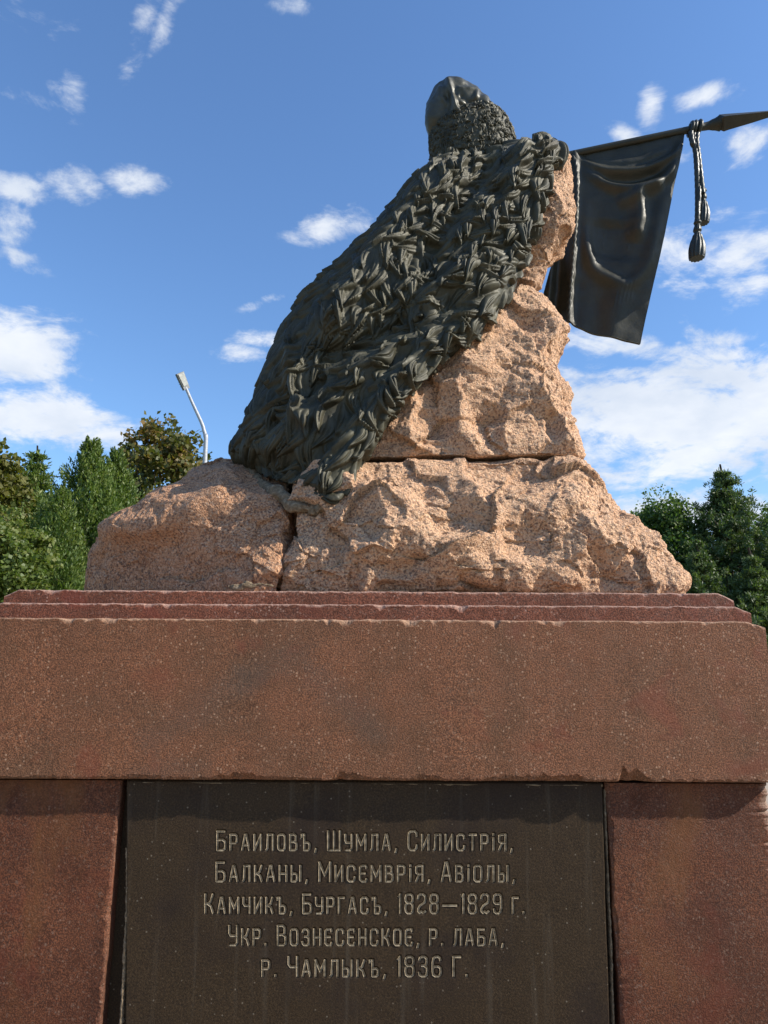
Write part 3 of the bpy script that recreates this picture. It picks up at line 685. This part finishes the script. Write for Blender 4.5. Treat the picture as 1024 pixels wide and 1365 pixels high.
# locks are carved into the cloak surface: each one raises the grid around it, the highest wins (like overlapping shingles)
G3 = V.reshape(a_, b_, 3); N3 = N.reshape(a_, b_, 3)
area = np.linalg.norm(np.cross(np.roll(G3, -1, 1) - G3, np.gradient(G3, axis=0)), axis=2)
area[:4] = 0; area[-10:] = 0
ppx, ppy = proj(V)
wgt = area.ravel() * np.where(N[:, 1] < .25, 1.0, .3)
Hf = np.zeros((a_, b_)); su = np.linalg.norm(np.roll(G3, -1, 1) - G3, axis=2) + 1e-5; sv = np.linalg.norm(np.gradient(G3, axis=0), axis=2) + 1e-5
sm = lambda x: x * x * (3 - 2 * x)
def carve(idx, L0, W0, H0, sb, wob, accent=False):
    """locks laid from the hem upwards, every one lapping over the one below"""
    idx = idx[np.argsort(-(idx // b_) + rng.normal(0, 3, len(idx)))]
    nl = len(idx); r = V[idx]; nn_ = N[idx]
    base = np.repeat(np.array([[-.36, -.10, -1.0]]), nl, 0); base -= nn_ * np.sum(base * nn_, 1, keepdims=True); base /= np.linalg.norm(base, axis=1, keepdims=True)
    hx, hy = ppx[idx], ppy[idx]
    sweep = np.exp(-((hy - 440 + (hx - 520) * .45) / 50) ** 2) * (hx > 400) + .9 * np.exp(-((hy - 375) / 30) ** 2 - ((hx - 625) / 40) ** 2)
    ang = .38 * fbm(r * 2.2, 2, sb) + wob * fbm(r * 6, 2, sb + 4) + rng.normal(0, .07, nl) - .6 * sweep + .13 * np.sign(rng.random(nl) - .5)
    sd = np.cross(nn_, base); dr = base * np.cos(ang)[:, None] + sd * np.sin(ang)[:, None]; sd = np.cross(nn_, dr)
    for k in range(nl):
        i, j = divmod(int(idx[k]), b_); Lk = L0 * rng.uniform(.7, 1.35); Wk = W0 * rng.uniform(.75, 1.3); Hk = H0 * rng.uniform(.7, 1.25); q1, q2, q3 = rng.random(3)
        ru = min(int((Lk + 2 * Wk) / su[i, j]) + 2, 150); rv = min(int((Lk + 2 * Wk) / sv[i, j]) + 2, 150)
        i0, i1 = max(i - rv // 3, 0), min(i + rv, a_); jj = np.arange(j - ru, j + ru) % b_
        rel = G3[i0:i1][:, jj] - r[k]
        t = rel @ dr[k] / Lk; b = rel @ sd[k]
        sgn = 1 if q1 > .5 else -1
        b = b - Wk * sgn * ((.2 + .9 * q2) * t * t * 1.1 - (.35 + .6 * q3) * np.sin(t * math.pi * 1.15))
        tc_ = np.clip(t, 0, 1); wd = Wk * (np.clip(tc_ * 2.2 + .12, 0, 1) ** .7) * (1 - tc_ ** 3.2) ** .8 + 1e-4
        s_ = b / wd; ok = (t > 0) & (t < 1) & (np.abs(s_) < 1) & (np.abs(rel @ nn_[k]) < .14)
        if not ok.any(): continue
        ridge_ = (1 - np.abs(s_) ** 2.0) ** .75
        gr = 0
        for c0 in ((-.38, .36) if q3 > .45 else (.05,)):                  # one or two clean creases running down the lock
            gr = gr + .34 * np.exp(-((s_ - c0 - .25 * (tc_ - .5) * sgn) / .13) ** 2) * sm(np.clip(tc_ * 2, 0, 1)) * np.clip((1 - tc_) * 4, 0, 1)
        hgt = Hk * ((.10 + .9 * sm(np.clip(tc_ * 1.35, 0, 1))) * (ridge_ - gr) + .04)
        blk = Hf[i0:i1]; cur = blk[:, jj]
        if accent: new = np.where(ok, np.maximum(cur, hgt + .35 * cur), cur)
        else: new = np.where(ok & ((t > .42) | (hgt > cur * .8)), hgt + .06 * cur, cur)
        blk[:, jj] = new
FL = np.array([-.34, -.10, -.93])
def spaced(n, dmin):
    """roots spread evenly: rejects picks nearer than dmin to an accepted one"""
    cand = rng.choice(len(V), n * 6, p=wgt / wgt.sum()); cell = {}; out = []
    for c in cand:
        p = V[c] - .42 * FL * (V[c] @ FL); key = tuple((p // dmin).astype(int)); good = True
        for a in (-1, 0, 1):
            for b in (-1, 0, 1):
                for d in (-1, 0, 1):
                    for q in cell.get((key[0]+a, key[1]+b, key[2]+d), ()):
                        if ((q - p) ** 2).sum() < dmin * dmin: good = False
        if good: cell.setdefault(key, []).append(p); out.append(c)
        if len(out) >= n: break
    return np.array(out)
carve(spaced(2600, .047), .190, .033, .043, 70, .12)
Hf = Hf * np.clip(np.arange(a_) / 10, 0, 1)[:, None]
amp_ = 1 - .45 * np.clip(-N3[..., 0] * 1.2, 0, 1)          # flatter, combed fur on the weather side
Vb = V + N * ((Hf * amp_).ravel() - .024 + .0010 * fbm(V * np.array([55, 55, 22]), 2, 9))[:, None]
tag(mesh_obj('fur_cloak', Vb, grid_faces(a_, b_)[:, ::-1], 'bronze_fur'), 'dark green bronze shaggy fur cloak draped over the boulders', 'cloak')

# ------------------------------------------------------------------ hat
hat = thing('fur_hat', 'tall dark bronze fur hat with drooping cloth top, standing on the cloak collar', 'hat')
HY = 1.22
band = [((584,172,HY), (652,147,HY), .13, .16), ((575,182,HY), (662,153,HY), .17, .20), ((574,196,HY), (674,164,HY), .19, .22), ((575,210,HY), (682,180,HY), .20, .23), ((578,228,HY), (688,205,HY), .20, .23), ((584,244,HY), (690,224,HY), .18, .2)]
Vh, a2, b2 = loft(band, 150, 360, .95, round_top=.01)
Nh = normals(Vh, a2, b2)
if np.mean(np.sum(Nh * (Vh - Vh.mean(0)), 1)) < 0: Nh = -Nh
f1, f2 = worley(Vh * 26 + .5 * fbm(Vh * 20, 2, 3)[:, None], 4)
mesh_obj('fur_band', Vh + Nh * (.020 * (1 - np.clip(f1, 0, 1)) ** 1.0 - .006)[:, None], grid_faces(a2, b2)[:, ::-1], 'bronze_fur', hat)
ar = rng.integers(14 * b2, (a2 - 20) * b2, 1500); hr = Vh[ar]; hn = Nh[ar]
hd = np.repeat(np.array([[.1, 0, -1.0]]), len(hr), 0) + rng.normal(0, .6, (len(hr), 3)); hd -= hn * np.sum(hd * hn, 1, keepdims=True); hd /= np.linalg.norm(hd, axis=1, keepdims=True)
v_, f_ = lock_mesh(hr, hd, hn, rng.uniform(.028, .055, len(hr)), rng.uniform(.007, .011, len(hr)), rng.uniform(.010, .018, len(hr)), rng.random(len(hr)), 9, 7, 1.5)
tag(mesh_obj('fur', v_, f_, 'bronze_fur', hat), kind='stuff')
crown = [((600,111,HY), (622,113,HY), .05, .06), ((586,114,HY), (634,121,HY), .09, .12), ((577,122,HY), (642,131,HY), .13, .15), ((572,140,HY), (650,146,HY), .15, .18), ((570,158,HY), (656,154,HY), .165, .19), ((569,172,HY), (658,160,HY), .165, .19), ((572,184,HY), (652,168,HY), .15, .18)]
Vc, a3, b3 = loft(crown, 200, 360, .95, round_top=.02)
Nc = normals(Vc, a3, b3)
if np.mean(np.sum(Nc * (Vc - Vc.mean(0)), 1)) < 0: Nc = -Nc
CF = [([(598,110),(604,130),(613,152),(618,166)], 4.5, .030), ([(588,118),(590,130)], 5, .02), ([(607,125),(612,145)], 3, -.012), ([(612,118),(632,121),(634,130)], 3.5, .02), ([(616,128),(632,136)], 4, -.022), ([(645,133),(650,146)], 6, .02),
      ([(613,140),(628,138)], 4, -.018), ([(596,128),(590,160),(577,182)], 7, -.03), ([(575,140),(572,175)], 6, .018), ([(615,158),(600,168),(582,184)], 6, -.02), ([(640,150),(620,156)], 5, .012)]
cw = np.ones(a3); cw[:14] = 0; cw[14:30] = np.linspace(0, 1, 16)
mesh_obj('cloth_top', Vc + Nc * ((ridge(Vc, Nc, CF) + .010 * fbm(Vc * 9, 3, 6)) * np.repeat(cw, b3))[:, None], grid_faces(a3, b3)[:, ::-1], 'bronze_hat', hat)

# ------------------------------------------------------------------ flag
flag = thing('war_flag', 'dark bronze flag hanging from a spear-tipped pole beside the upper boulder', 'flag')
FY = 1.42
nu_, nv_ = 260, 260
FYX = lambda px: FY + .05 - .0007 * (px - 750)      # the flag hangs turned towards the left, spear end nearer
topc = cr([(744,208),(780,200),(830,190),(880,179.5),(914,172.5)], nu_)
botc = cr([(722,402),(738,416),(757,430),(790,443),(825,452),(854,458)], nu_)
leftx = cr([(744,208),(748,260),(747,320),(733,360),(722,402)], nv_); rightx = cr([(914,172.5),(900,240),(884,320),(868,392),(854,458)], nv_)
uu, vv = np.meshgrid(np.linspace(0, 1, nu_), np.linspace(0, 1, nv_))
S2 = (1-vv)[..., None]*topc[None] + vv[..., None]*botc[None] + (1-uu)[..., None]*leftx[:, None] + uu[..., None]*rightx[:, None]
S2 = S2 - ((1-uu)*(1-vv))[..., None]*topc[0] - (uu*(1-vv))[..., None]*topc[-1] - ((1-uu)*vv)[..., None]*botc[0] - (uu*vv)[..., None]*botc[-1]
A0 = np.array(P(0, 0, FY)); ex = np.array(P(1000, 0, FY))
px_, py_ = S2[..., 0].ravel(), S2[..., 1].ravel()
Vf = np.array([tuple(P(x, y, FYX(x))) for x, y in zip(px_, py_)])
FR = [([(764,206),(800,226),(850,228),(895,210),(914,180)], 5.5, .036), ([(764,216),(810,248),(860,252),(892,232),(910,190)], 7, .045), ([(785,213),(840,216),(900,196)], 5, .012), ([(795,238),(845,241),(885,226)], 6, -.022),
      ([(843,255),(852,285),(845,325)], 10, .045), ([(820,272),(850,260),(885,246)], 9, .030), ([(786,235),(780,300),(788,350),(806,368),(838,378),(862,352),(876,290),(888,240)], 9, .030),
      ([(822,290),(817,350)], 26, -.03), ([(765,190),(765,215),(764,300),(757,425),(756,450)], 7, .034), ([(752,250),(748,330),(742,415),(740,440)], 7, -.03), ([(738,330),(733,370),(728,425)], 5, .02),
      ([(805,370),(795,420),(790,470)], 16, -.016), ([(832,375),(820,420),(812,475)], 14, .014), ([(900,210),(878,320),(850,430)], 10, .012)]
# faint raised emblem and script strokes
for k_ in range(5): FR.append(([(816 + 6*k_, 415 - 3*k_), (821 + 6*k_, 392 - 4*k_), (820 + 6*k_, 400 - 3*k_)], 1.2, .002))
for k_ in range(9):
    a = k_ * .7; FR.append(([(822 + 17*math.cos(a), 322 + 26*math.sin(a)), (822 + 17*math.cos(a+.45), 322 + 26*math.sin(a+.45))], 1.5, .002))
NY = np.repeat([[0, -1.0, 0]], len(Vf), 0)
dsp = ridge(Vf, NY, FR, True, True)
Vf[:, 1] -= dsp + .01 * fbm(Vf * 4, 3, 2)
Vbk = Vf.copy(); Vbk[:, 1] += .022
Fq = grid_faces(nv_, nu_, False); rim = np.r_[np.arange(nu_), np.arange(1, nv_) * nu_ + nu_ - 1, (nv_ - 1) * nu_ + np.arange(nu_ - 2, -1, -1), np.arange(nv_ - 2, 0, -1) * nu_]
nb = len(Vf); k = rim; k2 = np.roll(rim, -1)
mesh_obj('flag_cloth', np.r_[Vf, Vbk], np.r_[Fq[:, ::-1], Fq + nb, np.stack([k, k + nb, k2 + nb, k2], 1)], 'bronze_cloth', flag)
PYY = FY - .005
def seg(a, b, n): return [a.lerp(b, i / (n - 1)) for i in range(n)]
pa = P(690, 221, FYX(690)); pb = P(950, 166.5, FYX(950))
V_, F_ = tube(seg(pa, pb, 40), .024, 20); mesh_obj('pole', V_, F_, 'bronze_cloth', flag)
# spear head: socket, collar and four-sided blade
axis = (pb - pa).normalized()
q0 = P(940, 168.5, FY)
def ring_path(pts): return [P(x, y, FYX(x)) for x, y in pts]
V_, F_ = tube(ring_path([(930,170.6),(945,167.5),(950,166.4),(954,165.6),(959,164.6)]), [.024, .028, .036, .040, .050], 16)
head = mesh_obj('spear_socket', V_, F_, 'bronze_cloth', flag)
V_, F_ = tube(ring_path([(957,165),(962,164),(968,162.6),(1000,156.8),(1030,151),(1062,145)]), [.046, .066, .062, .042, .022, .003], 4)
mesh_obj('spear_head', V_, F_, 'bronze_cloth', flag, False)
# twisted cord on the flag's left side
pts = cr([(757,207,FY+.05),(766,214,FY+.015),(769,245,FY+.01),(768,290,FY+.01),(764,340,FY+.015),(760,390,FY+.02),(757,430,FY+.03)], 240)
V_, F_ = tube([P(*p) for p in pts], .0145, 16, twist=(3, .05, .16)); mesh_obj('cord', V_, F_, 'bronze_cloth', flag)
# hanging cord: wraps round the pole then two falls ending in tassels
mb = MB()
for k_, (cx_, tl) in enumerate(((921, 0), (926, .3), (931, -.2))):
    c = P(cx_, 172.3 - (cx_-921)*.2, FYX(925)); path = []
    for i in range(30):
        a = 2*math.pi*i/28; path.append(c + Vector((.008*math.sin(a + tl) + .012*math.cos(a)*tl, .040*math.cos(a), .042*math.sin(a))))
    mb.add(*tube(path, .013, 10, twist=(3, .04, .1)))
mb.build('cord_wrap', 'bronze_dark', flag)
for pth, r_ in (([(921,176),(923,190),(927,200),(929,225),(930,255),(930,285),(929,300)], .0165), ([(930,178),(929,190),(931,205),(934,230),(937,258)], .0155), ([(925,178),(926,192),(928,206),(931,222),(932,240),(932,262),(931,285)], .013)):
    c = cr([(x, y, FYX(928) - .04 - .01 * (i % 2)) for i, (x, y) in enumerate(pth)], 80)
    V_, F_ = tube([P(*p) for p in c], r_, 12, twist=(3, .045, .12)); mesh_obj('hanging_cord', V_, F_, 'bronze_dark', flag)
def tassel(px, py0, py1, sc, Y):
    a = P(px, py0, Y); b = P(px - 1, py1, Y); H = (a - b).length
    prof = [(0, .012), (.04, .022), (.10, .030), (.14, .018), (.18, .024), (.24, .030), (.30, .032), (.34, .024), (.38, .026), (.42, .034), (.50, .040), (.60, .052), (.72, .060), (.82, .062), (.92, .060), (.97, .056), (1.0, .05), (1.0, .002)]
    Q = cr([(t, r) for t, r in prof], 60); n = 48; V_ = []
    th = np.linspace(0, 2*math.pi, n, endpoint=False)
    for t, r in Q:
        fr = .10 if t > .42 else .05
        rr = max(r, .001) * sc * (1 + fr * np.sin(th * 12 + 3 * t)); c = a.lerp(b, min(max(t, 0), 1))
        V_.append(np.stack([c.x + rr*np.cos(th), c.y + rr*np.sin(th), np.full(n, c.z)], 1))
    return mesh_obj('tassel', np.concatenate(V_), [tuple(f) for f in grid_faces(60, n)], 'bronze_dark', flag)
tassel(930, 292, 345, .80, FYX(930) - .05); tassel(938, 250, 298, .66, FYX(930) - .02)

# ------------------------------------------------------------------ street lamp and wire
lamp = thing('street_lamp', 'grey metal street lamp with bent arm behind the left boulder', 'street lamp')
LY = 16.0
g0 = P(274, 618, LY); base = Vector((g0.x, LY, 0))
path = [base, base.lerp(g0, .5), P(274,600,LY), P(274,582,LY), P(272,574,LY), P(269,564,LY), P(257,538,LY), P(247,515,LY)]
Q = cr([tuple(p) for p in path], 60); V_, F_ = tube(Q, np.linspace(.068, .038, 60), 14); mesh_obj('pole', V_, F_, 'galvanised', lamp)
mb = MB(); mb.box(-.14, .14, -.42, .42, -.045, .045); hV = mb.V[0]
e0 = P(248, 517, LY); e1 = P(240, 498, LY - .2); ax = (e1 - e0); ln = ax.length; ax.normalize(); upv = Vector((0, 0, 1)) - ax * ax.z; upv.normalize()
tiltv = (upv * .5 + Vector((0, -1, 0)) * .8).normalized(); sdv = ax.cross(tiltv).normalized(); tiltv = sdv.cross(ax)
def lamp_box(a, b, hw, hh, mat, nm):
    V_ = []
    for s in (0, 1):
        for i, j in ((-1,-1), (1,-1), (1,1), (-1,1)): V_.append(tuple(e0 + ax * (a if s == 0 else b) * ln + sdv * hw * .85 * i * (.8 if s == 0 else 1) + tiltv * (hh[0] if j < 0 else hh[1])))
    return mesh_obj(nm, V_, [(0,1,2,3), (7,6,5,4), (0,4,5,1), (1,5,6,2), (2,6,7,3), (3,7,4,0)], mat, lamp, False)
lamp_box(-.1, 1.05, .15, (-.05, .03), 'lamp_grey', 'lamp_housing'); lamp_box(.15, .98, .12, (.033, .05), 'lamp_glass', 'lamp_lens')
for i in range(5): lamp_box(.15 + .17*i, .19 + .17*i, .13, (-.09, -.052), 'lamp_grey', 'cooling_fin')
wire_pts = []
wa, wb = P(-120, 614, 24), P(240, 632, 27)
for i in range(60):
    t = i / 59; p = wa.lerp(wb, t); p.z -= .35 * 4 * t * (1 - t); wire_pts.append(p)
V_, F_ = tube(wire_pts, .022, 6); tag(mesh_obj('power_line', V_, F_, 'wire_black'), 'thin black overhead wire in front of the left trees', 'wire')

# ------------------------------------------------------------------ trees
def leaves(centres, size, aspect, rs, up=.0, droop=0.0):
    """one bent leaf (two triangles folded along the midrib) per centre"""
    n = len(centres); r = rs
    d = r.normal(0, 1, (n, 3)); d[:, 2] += up; d /= np.linalg.norm(d, axis=1, keepdims=True)
    o = r.normal(0, 1, (n, 3)); o -= d * np.sum(o * d, 1, keepdims=True); o /= np.linalg.norm(o, axis=1, keepdims=True)
    nn = np.cross(d, o); L = size * r.uniform(.6, 1.35, n)[:, None]; w_ = L * aspect
    V_ = np.stack([centres, centres + d*L*.45 + o*w_ + nn*L*.1, centres + d*L, centres + d*L*.45 - o*w_ + nn*L*.1], 1).reshape(-1, 3)
    Fq = np.arange(n * 4).reshape(-1, 4)
    return V_, Fq
def limb_tubes(mb, base, top, r0, n_l, crown_c, crown_r, rs):
    path = [base.lerp(top, i / 12) + Vector((rs.normal(0, .03), rs.normal(0, .03), 0)) * (top.z / 8) for i in range(13)]
    mb.add(*tube(path, np.linspace(r0, r0 * .25, 13), 9))
    for i in range(n_l):
        t = rs.uniform(.35, .95); s = base.lerp(top, t); a = rs.uniform(0, 2*math.pi)
        e = Vector(crown_c) + Vector((math.cos(a) * crown_r[0], math.sin(a) * crown_r[1], rs.uniform(-.5, .8) * crown_r[2])) * .8
        pth = [s.lerp(e, j / 6) + Vector((0, 0, .12 * math.sin(j / 6 * math.pi) * crown_r[2])) for j in range(7)]
        mb.add(*tube(pth, np.linspace(r0 * .35 * (1.1 - t) + .02, .012, 7), 6))
def broad_tree(px, pyt, Y, halfw, hpx, mat, label, seed, nleaf=26000, size=.17, gaps=.35, nc=90, bark='bark', name='broadleaf_tree', cr_=.28):
    """crown top at pixel (px, pyt); halfw metres; hpx crown height in metres"""
    rs = np.random.default_rng(seed); top = P(px, pyt, Y); c = np.array([top.x, Y, top.z - hpx / 2]); R3 = np.array([halfw, halfw * .9, hpx / 2])
    t = thing(name, label, 'tree')
    mb = MB(); limb_tubes(mb, Vector((top.x + rs.normal(0,.2), Y, 0)), Vector((top.x, Y, top.z - hpx * .15)), .05 + halfw * .05, 16, c, R3, rs)
    mb.build('trunk', bark, t)
    d = rs.normal(0, 1, (nc, 3)); d /= np.linalg.norm(d, axis=1, keepdims=True)
    rad = rs.uniform(.45, 1.0, nc) ** .6; cc = c + d * R3 * rad[:, None] * .84
    cc[0] = c + np.array([0, 0, R3[2] * .85])
    cs = R3.mean() * cr_ * rs.uniform(.55, 1.25, nc)
    k_ = rs.integers(0, nc, nleaf); q = rs.normal(0, 1, (nleaf, 3)); q /= np.linalg.norm(q, axis=1, keepdims=True); q *= rs.uniform(.3, 1, nleaf)[:, None] ** .5
    ctr = cc[k_] + q * cs[k_][:, None] * np.array([1.1, 1.1, .8])
    ctr += .12 * cs.mean() * np.stack([fbm(ctr * 2, 2, seed), fbm(ctr * 2, 2, seed + 1), fbm(ctr * 2, 2, seed + 2)], 1) * 3
    keep = fbm(ctr * 1.6, 2, seed + 5) > -gaps; ctr = ctr[keep]
    ct = rs.uniform(0, 1, nc)[k_][keep]
    V_, F_ = leaves(ctr, size, .42, rs)
    tint = np.clip(.5 * ct + rs.uniform(0, .5, len(ctr)), 0, 1)
    tag(mesh_obj('crown', V_, F_, mat, t, False, np.repeat(tint, 4)), kind='stuff')
    return t
def cone_tree(px, pyt, Y, halfw, mat, label, seed, n=50000, size=.085, name='thuja_tree', ztop_extra=0):
    """dense columnar evergreen with feathery upright sprays"""
    rs = np.random.default_rng(seed); top = P(px, pyt, Y); H = top.z; t = thing(name, label, 'tree')
    V_, F_ = tube([Vector((top.x, Y, 0)), Vector((top.x, Y, H * .5)), Vector((top.x, Y, H * .93))], [.13, .09, .02], 8); mesh_obj('trunk', V_, F_, 'bark', t)
    ns = 1000; h = 1 - .94 * rs.uniform(0, 1, ns) ** 1.25; a = rs.uniform(0, 2*math.pi, ns)
    rad = halfw * np.clip((1 - h) * H / 3.6 + .01, 0, 1) ** 1.0 * (1 + .28 * np.sin(a * 3 + h * 9 + seed) + .3 * rs.normal(0, .5, ns)) * rs.uniform(.6, 1.05, ns) + .02
    sc_ = np.stack([top.x + rad*np.cos(a), Y + rad*np.sin(a), h * (H - .3)], 1)
    out = np.stack([np.cos(a)*.45, np.sin(a)*.45, np.ones(ns)], 1); out /= np.linalg.norm(out, axis=1, keepdims=True)
    k_ = rs.integers(0, ns, n); tt = rs.uniform(-.5, .5, n); spread = (1 - np.abs(tt) * 1.3).clip(.15, 1)
    ctr = sc_[k_] + out[k_] * (tt * .75)[:, None] + rs.normal(0, .10, (n, 3)) * (spread * np.clip((1 - h[k_]) * H / 1.2, .25, 1))[:, None]
    d = out[k_] + rs.normal(0, .45, (n, 3)); d /= np.linalg.norm(d, axis=1, keepdims=True)
    o_ = np.cross(d, rs.normal(0, 1, (n, 3))); o_ /= np.linalg.norm(o_, axis=1, keepdims=True); L_ = size * rs.uniform(.7, 1.5, n)[:, None]
    V_ = np.stack([ctr - d*L_*.5, ctr + o_*L_*.22, ctr + d*L_*.7, ctr - o_*L_*.22], 1).reshape(-1, 3)
    tint = np.clip(.6 * rs.uniform(0, 1, ns)[k_] + rs.uniform(0, .4, n), 0, 1)
    tag(mesh_obj('crown', V_, np.arange(n*4).reshape(-1, 4), mat, t, False, np.repeat(tint, 4)), kind='stuff'); return t
def pine_tree(px, pyt, Y, halfw, label, seed, n=42000, size=.16, mat='needle', clear=.12, name='pine_tree'):
    """tiered pine: whorled branches carrying needle tufts"""
    rs = np.random.default_rng(seed); top = P(px, pyt, Y); H = top.z; t = thing(name, label, 'tree')
    tr = MB(); tr.add(*tube([Vector((top.x + .1*math.sin(i), Y, H * i / 10)) for i in range(11)], np.linspace(.2, .03, 11), 9))
    tufts = []; h = clear
    while h < .975:
        L_ = halfw * min(1, (1 - h) * H / 4.0) ** 1.25 * rs.uniform(.65, 1.25) + .05; nb_ = 6
        a0 = rs.uniform(0, 6.28)
        for b in range(nb_):
            a = a0 + b * 6.283 / nb_ + rs.normal(0, .2); l = L_ * rs.uniform(.6, 1.15); z0 = h * H
            pts_ = [Vector((top.x + math.cos(a)*l*s, Y + math.sin(a)*l*s, z0 + l*(.25*s + .12*s*s))) for s in (0, .35, .7, 1.0)]
            tr.add(*tube(pts_, [.045, .03, .018, .008], 5))
            for s in np.linspace(.35, 1.0, 6):
                p = np.array(pts_[0].lerp(pts_[3], s)); p[2] += l*.12*(s*s - s)
                for _ in range(3): tufts.append(p + rs.normal(0, .16, 3) * np.array([1, 1, .5]) * (.6 + s) * min(1.6, halfw/1.5) * min(1, .06 + (1 - h) * H / 3.5))
        h += rs.uniform(.35, .5) / H * (.9 if (1 - h) * H < 2 else 1)
    tr.build('trunk', 'bark_pine', t); T_ = np.array(tufts); wt2 = np.clip((H - T_[:, 2]) / 2.6, .05, 1); k_ = rs.choice(len(T_), n, p=wt2 / wt2.sum())
    d = rs.normal(0, 1, (n, 3)); d[:, 2] += .7; d /= np.linalg.norm(d, axis=1, keepdims=True)
    base = T_[k_] + rs.normal(0, .045, (n, 3)); o_ = np.cross(d, rs.normal(0, 1, (n, 3))); o_ /= np.linalg.norm(o_, axis=1, keepdims=True); L_ = size * rs.uniform(.7, 1.4, n)[:, None]
    V_ = np.stack([base, base + d*L_*.5 + o_*L_*.14, base + d*L_, base + d*L_*.5 - o_*L_*.14], 1).reshape(-1, 3)
    tint = np.clip(.5 * rs.uniform(0, 1, len(T_))[k_] + rs.uniform(0, .5, n), 0, 1)
    tag(mesh_obj('crown', V_, np.arange(n*4).reshape(-1, 4), mat, t, False, np.repeat(tint, 4)), kind='stuff'); return t
cone_tree(124, 586, 19, 1.7, 'leaf_thuja', 'tall narrow bright green evergreen with pointed top, left of the left boulder', 3)
cone_tree(156, 600, 20.5, 1.5, 'leaf_thuja', 'shorter green evergreen crowding the tall pointed one, on the side of the left boulder', 4)
cone_tree(84, 655, 17.5, 1.3, 'leaf_thuja', 'low dark evergreen standing in front left of the tall pointed one', 5, 22000)
broad_tree(218, 562, 25, 2.1, 5.2, 'leaf_autumn', 'open broadleaf tree with yellowing leaves beside the street lamp', 6, 15000, .20, .30, 80)
broad_tree(-12, 578, 21, 1.5, 5.0, 'leaf_brown', 'brown and gold autumn tree cut by the left edge of the view', 7, 16000, .17, .5, 70)
pine_tree(52, 594, 23, 1.7, 'light green pine between the golden tree and the pointed evergreen', 8, 38000, .17, 'leaf_thuja', .15)
broad_tree(10, 680, 15.5, 1.3, 3.2, 'leaf_yellowgreen', 'yellow green bush low at the left edge of the view', 9, 26000, .10, .9, 90, name='bush', cr_=.34)
broad_tree(175, 628, 29, 2.6, 6.0, 'leaf_autumn', 'russet tree seen in the gap beneath the yellowing one', 16, 14000, .2, .6, 80)
broad_tree(880, 652, 22, 2.0, 6.0, 'leaf_green', 'round dark green tree directly right of the lower boulder', 10, 60000, .10, .7, 140)
pine_tree(962, 619, 21, 2.3, 'dark pine with ragged spire, tallest on the right', 11, 80000, .12)
broad_tree(1030, 672, 26, 2.6, 7.0, 'leaf_green', 'mid green tree filling in behind the tall dark pine', 12, 50000, .12, .9, 110)
pine_tree(1058, 640, 19, 2.0, 'dark pine cut by the right edge of the view', 13, 60000, .12)
pine_tree(930, 720, 18, 1.7, 'small dark pine low between the round tree and the tall pine', 14, 50000, .11)
pine_tree(1000, 730, 17, 1.7, 'small dark pine low in front of the tall pine, above the pedestal corner', 15, 50000, .11)
# far woodland closing the park on every side, too far off to tell the trees apart
rs = np.random.default_rng(99); n_ = 70000
a_w = rs.uniform(0, 2 * math.pi, n_); lump = 1 + .3 * np.sin(a_w * 23) * np.sin(a_w * 7 + 1) + .15 * np.sin(a_w * 61)
rr_ = 85 + 9 * rs.normal(0, .6, n_) + 6 * np.sin(a_w * 5); hh_ = 8.2 * lump * rs.uniform(0, 1, n_) ** .6
V_, F_ = leaves(np.stack([rr_ * np.cos(a_w), rr_ * np.sin(a_w), hh_], 1), .95, .42, rs)
tag(mesh_obj('far_woodland', V_, F_, 'leaf_green', None, False, np.repeat(rs.random(n_), 4)), 'dense green woodland far off beyond the park', 'woodland', kind='stuff')
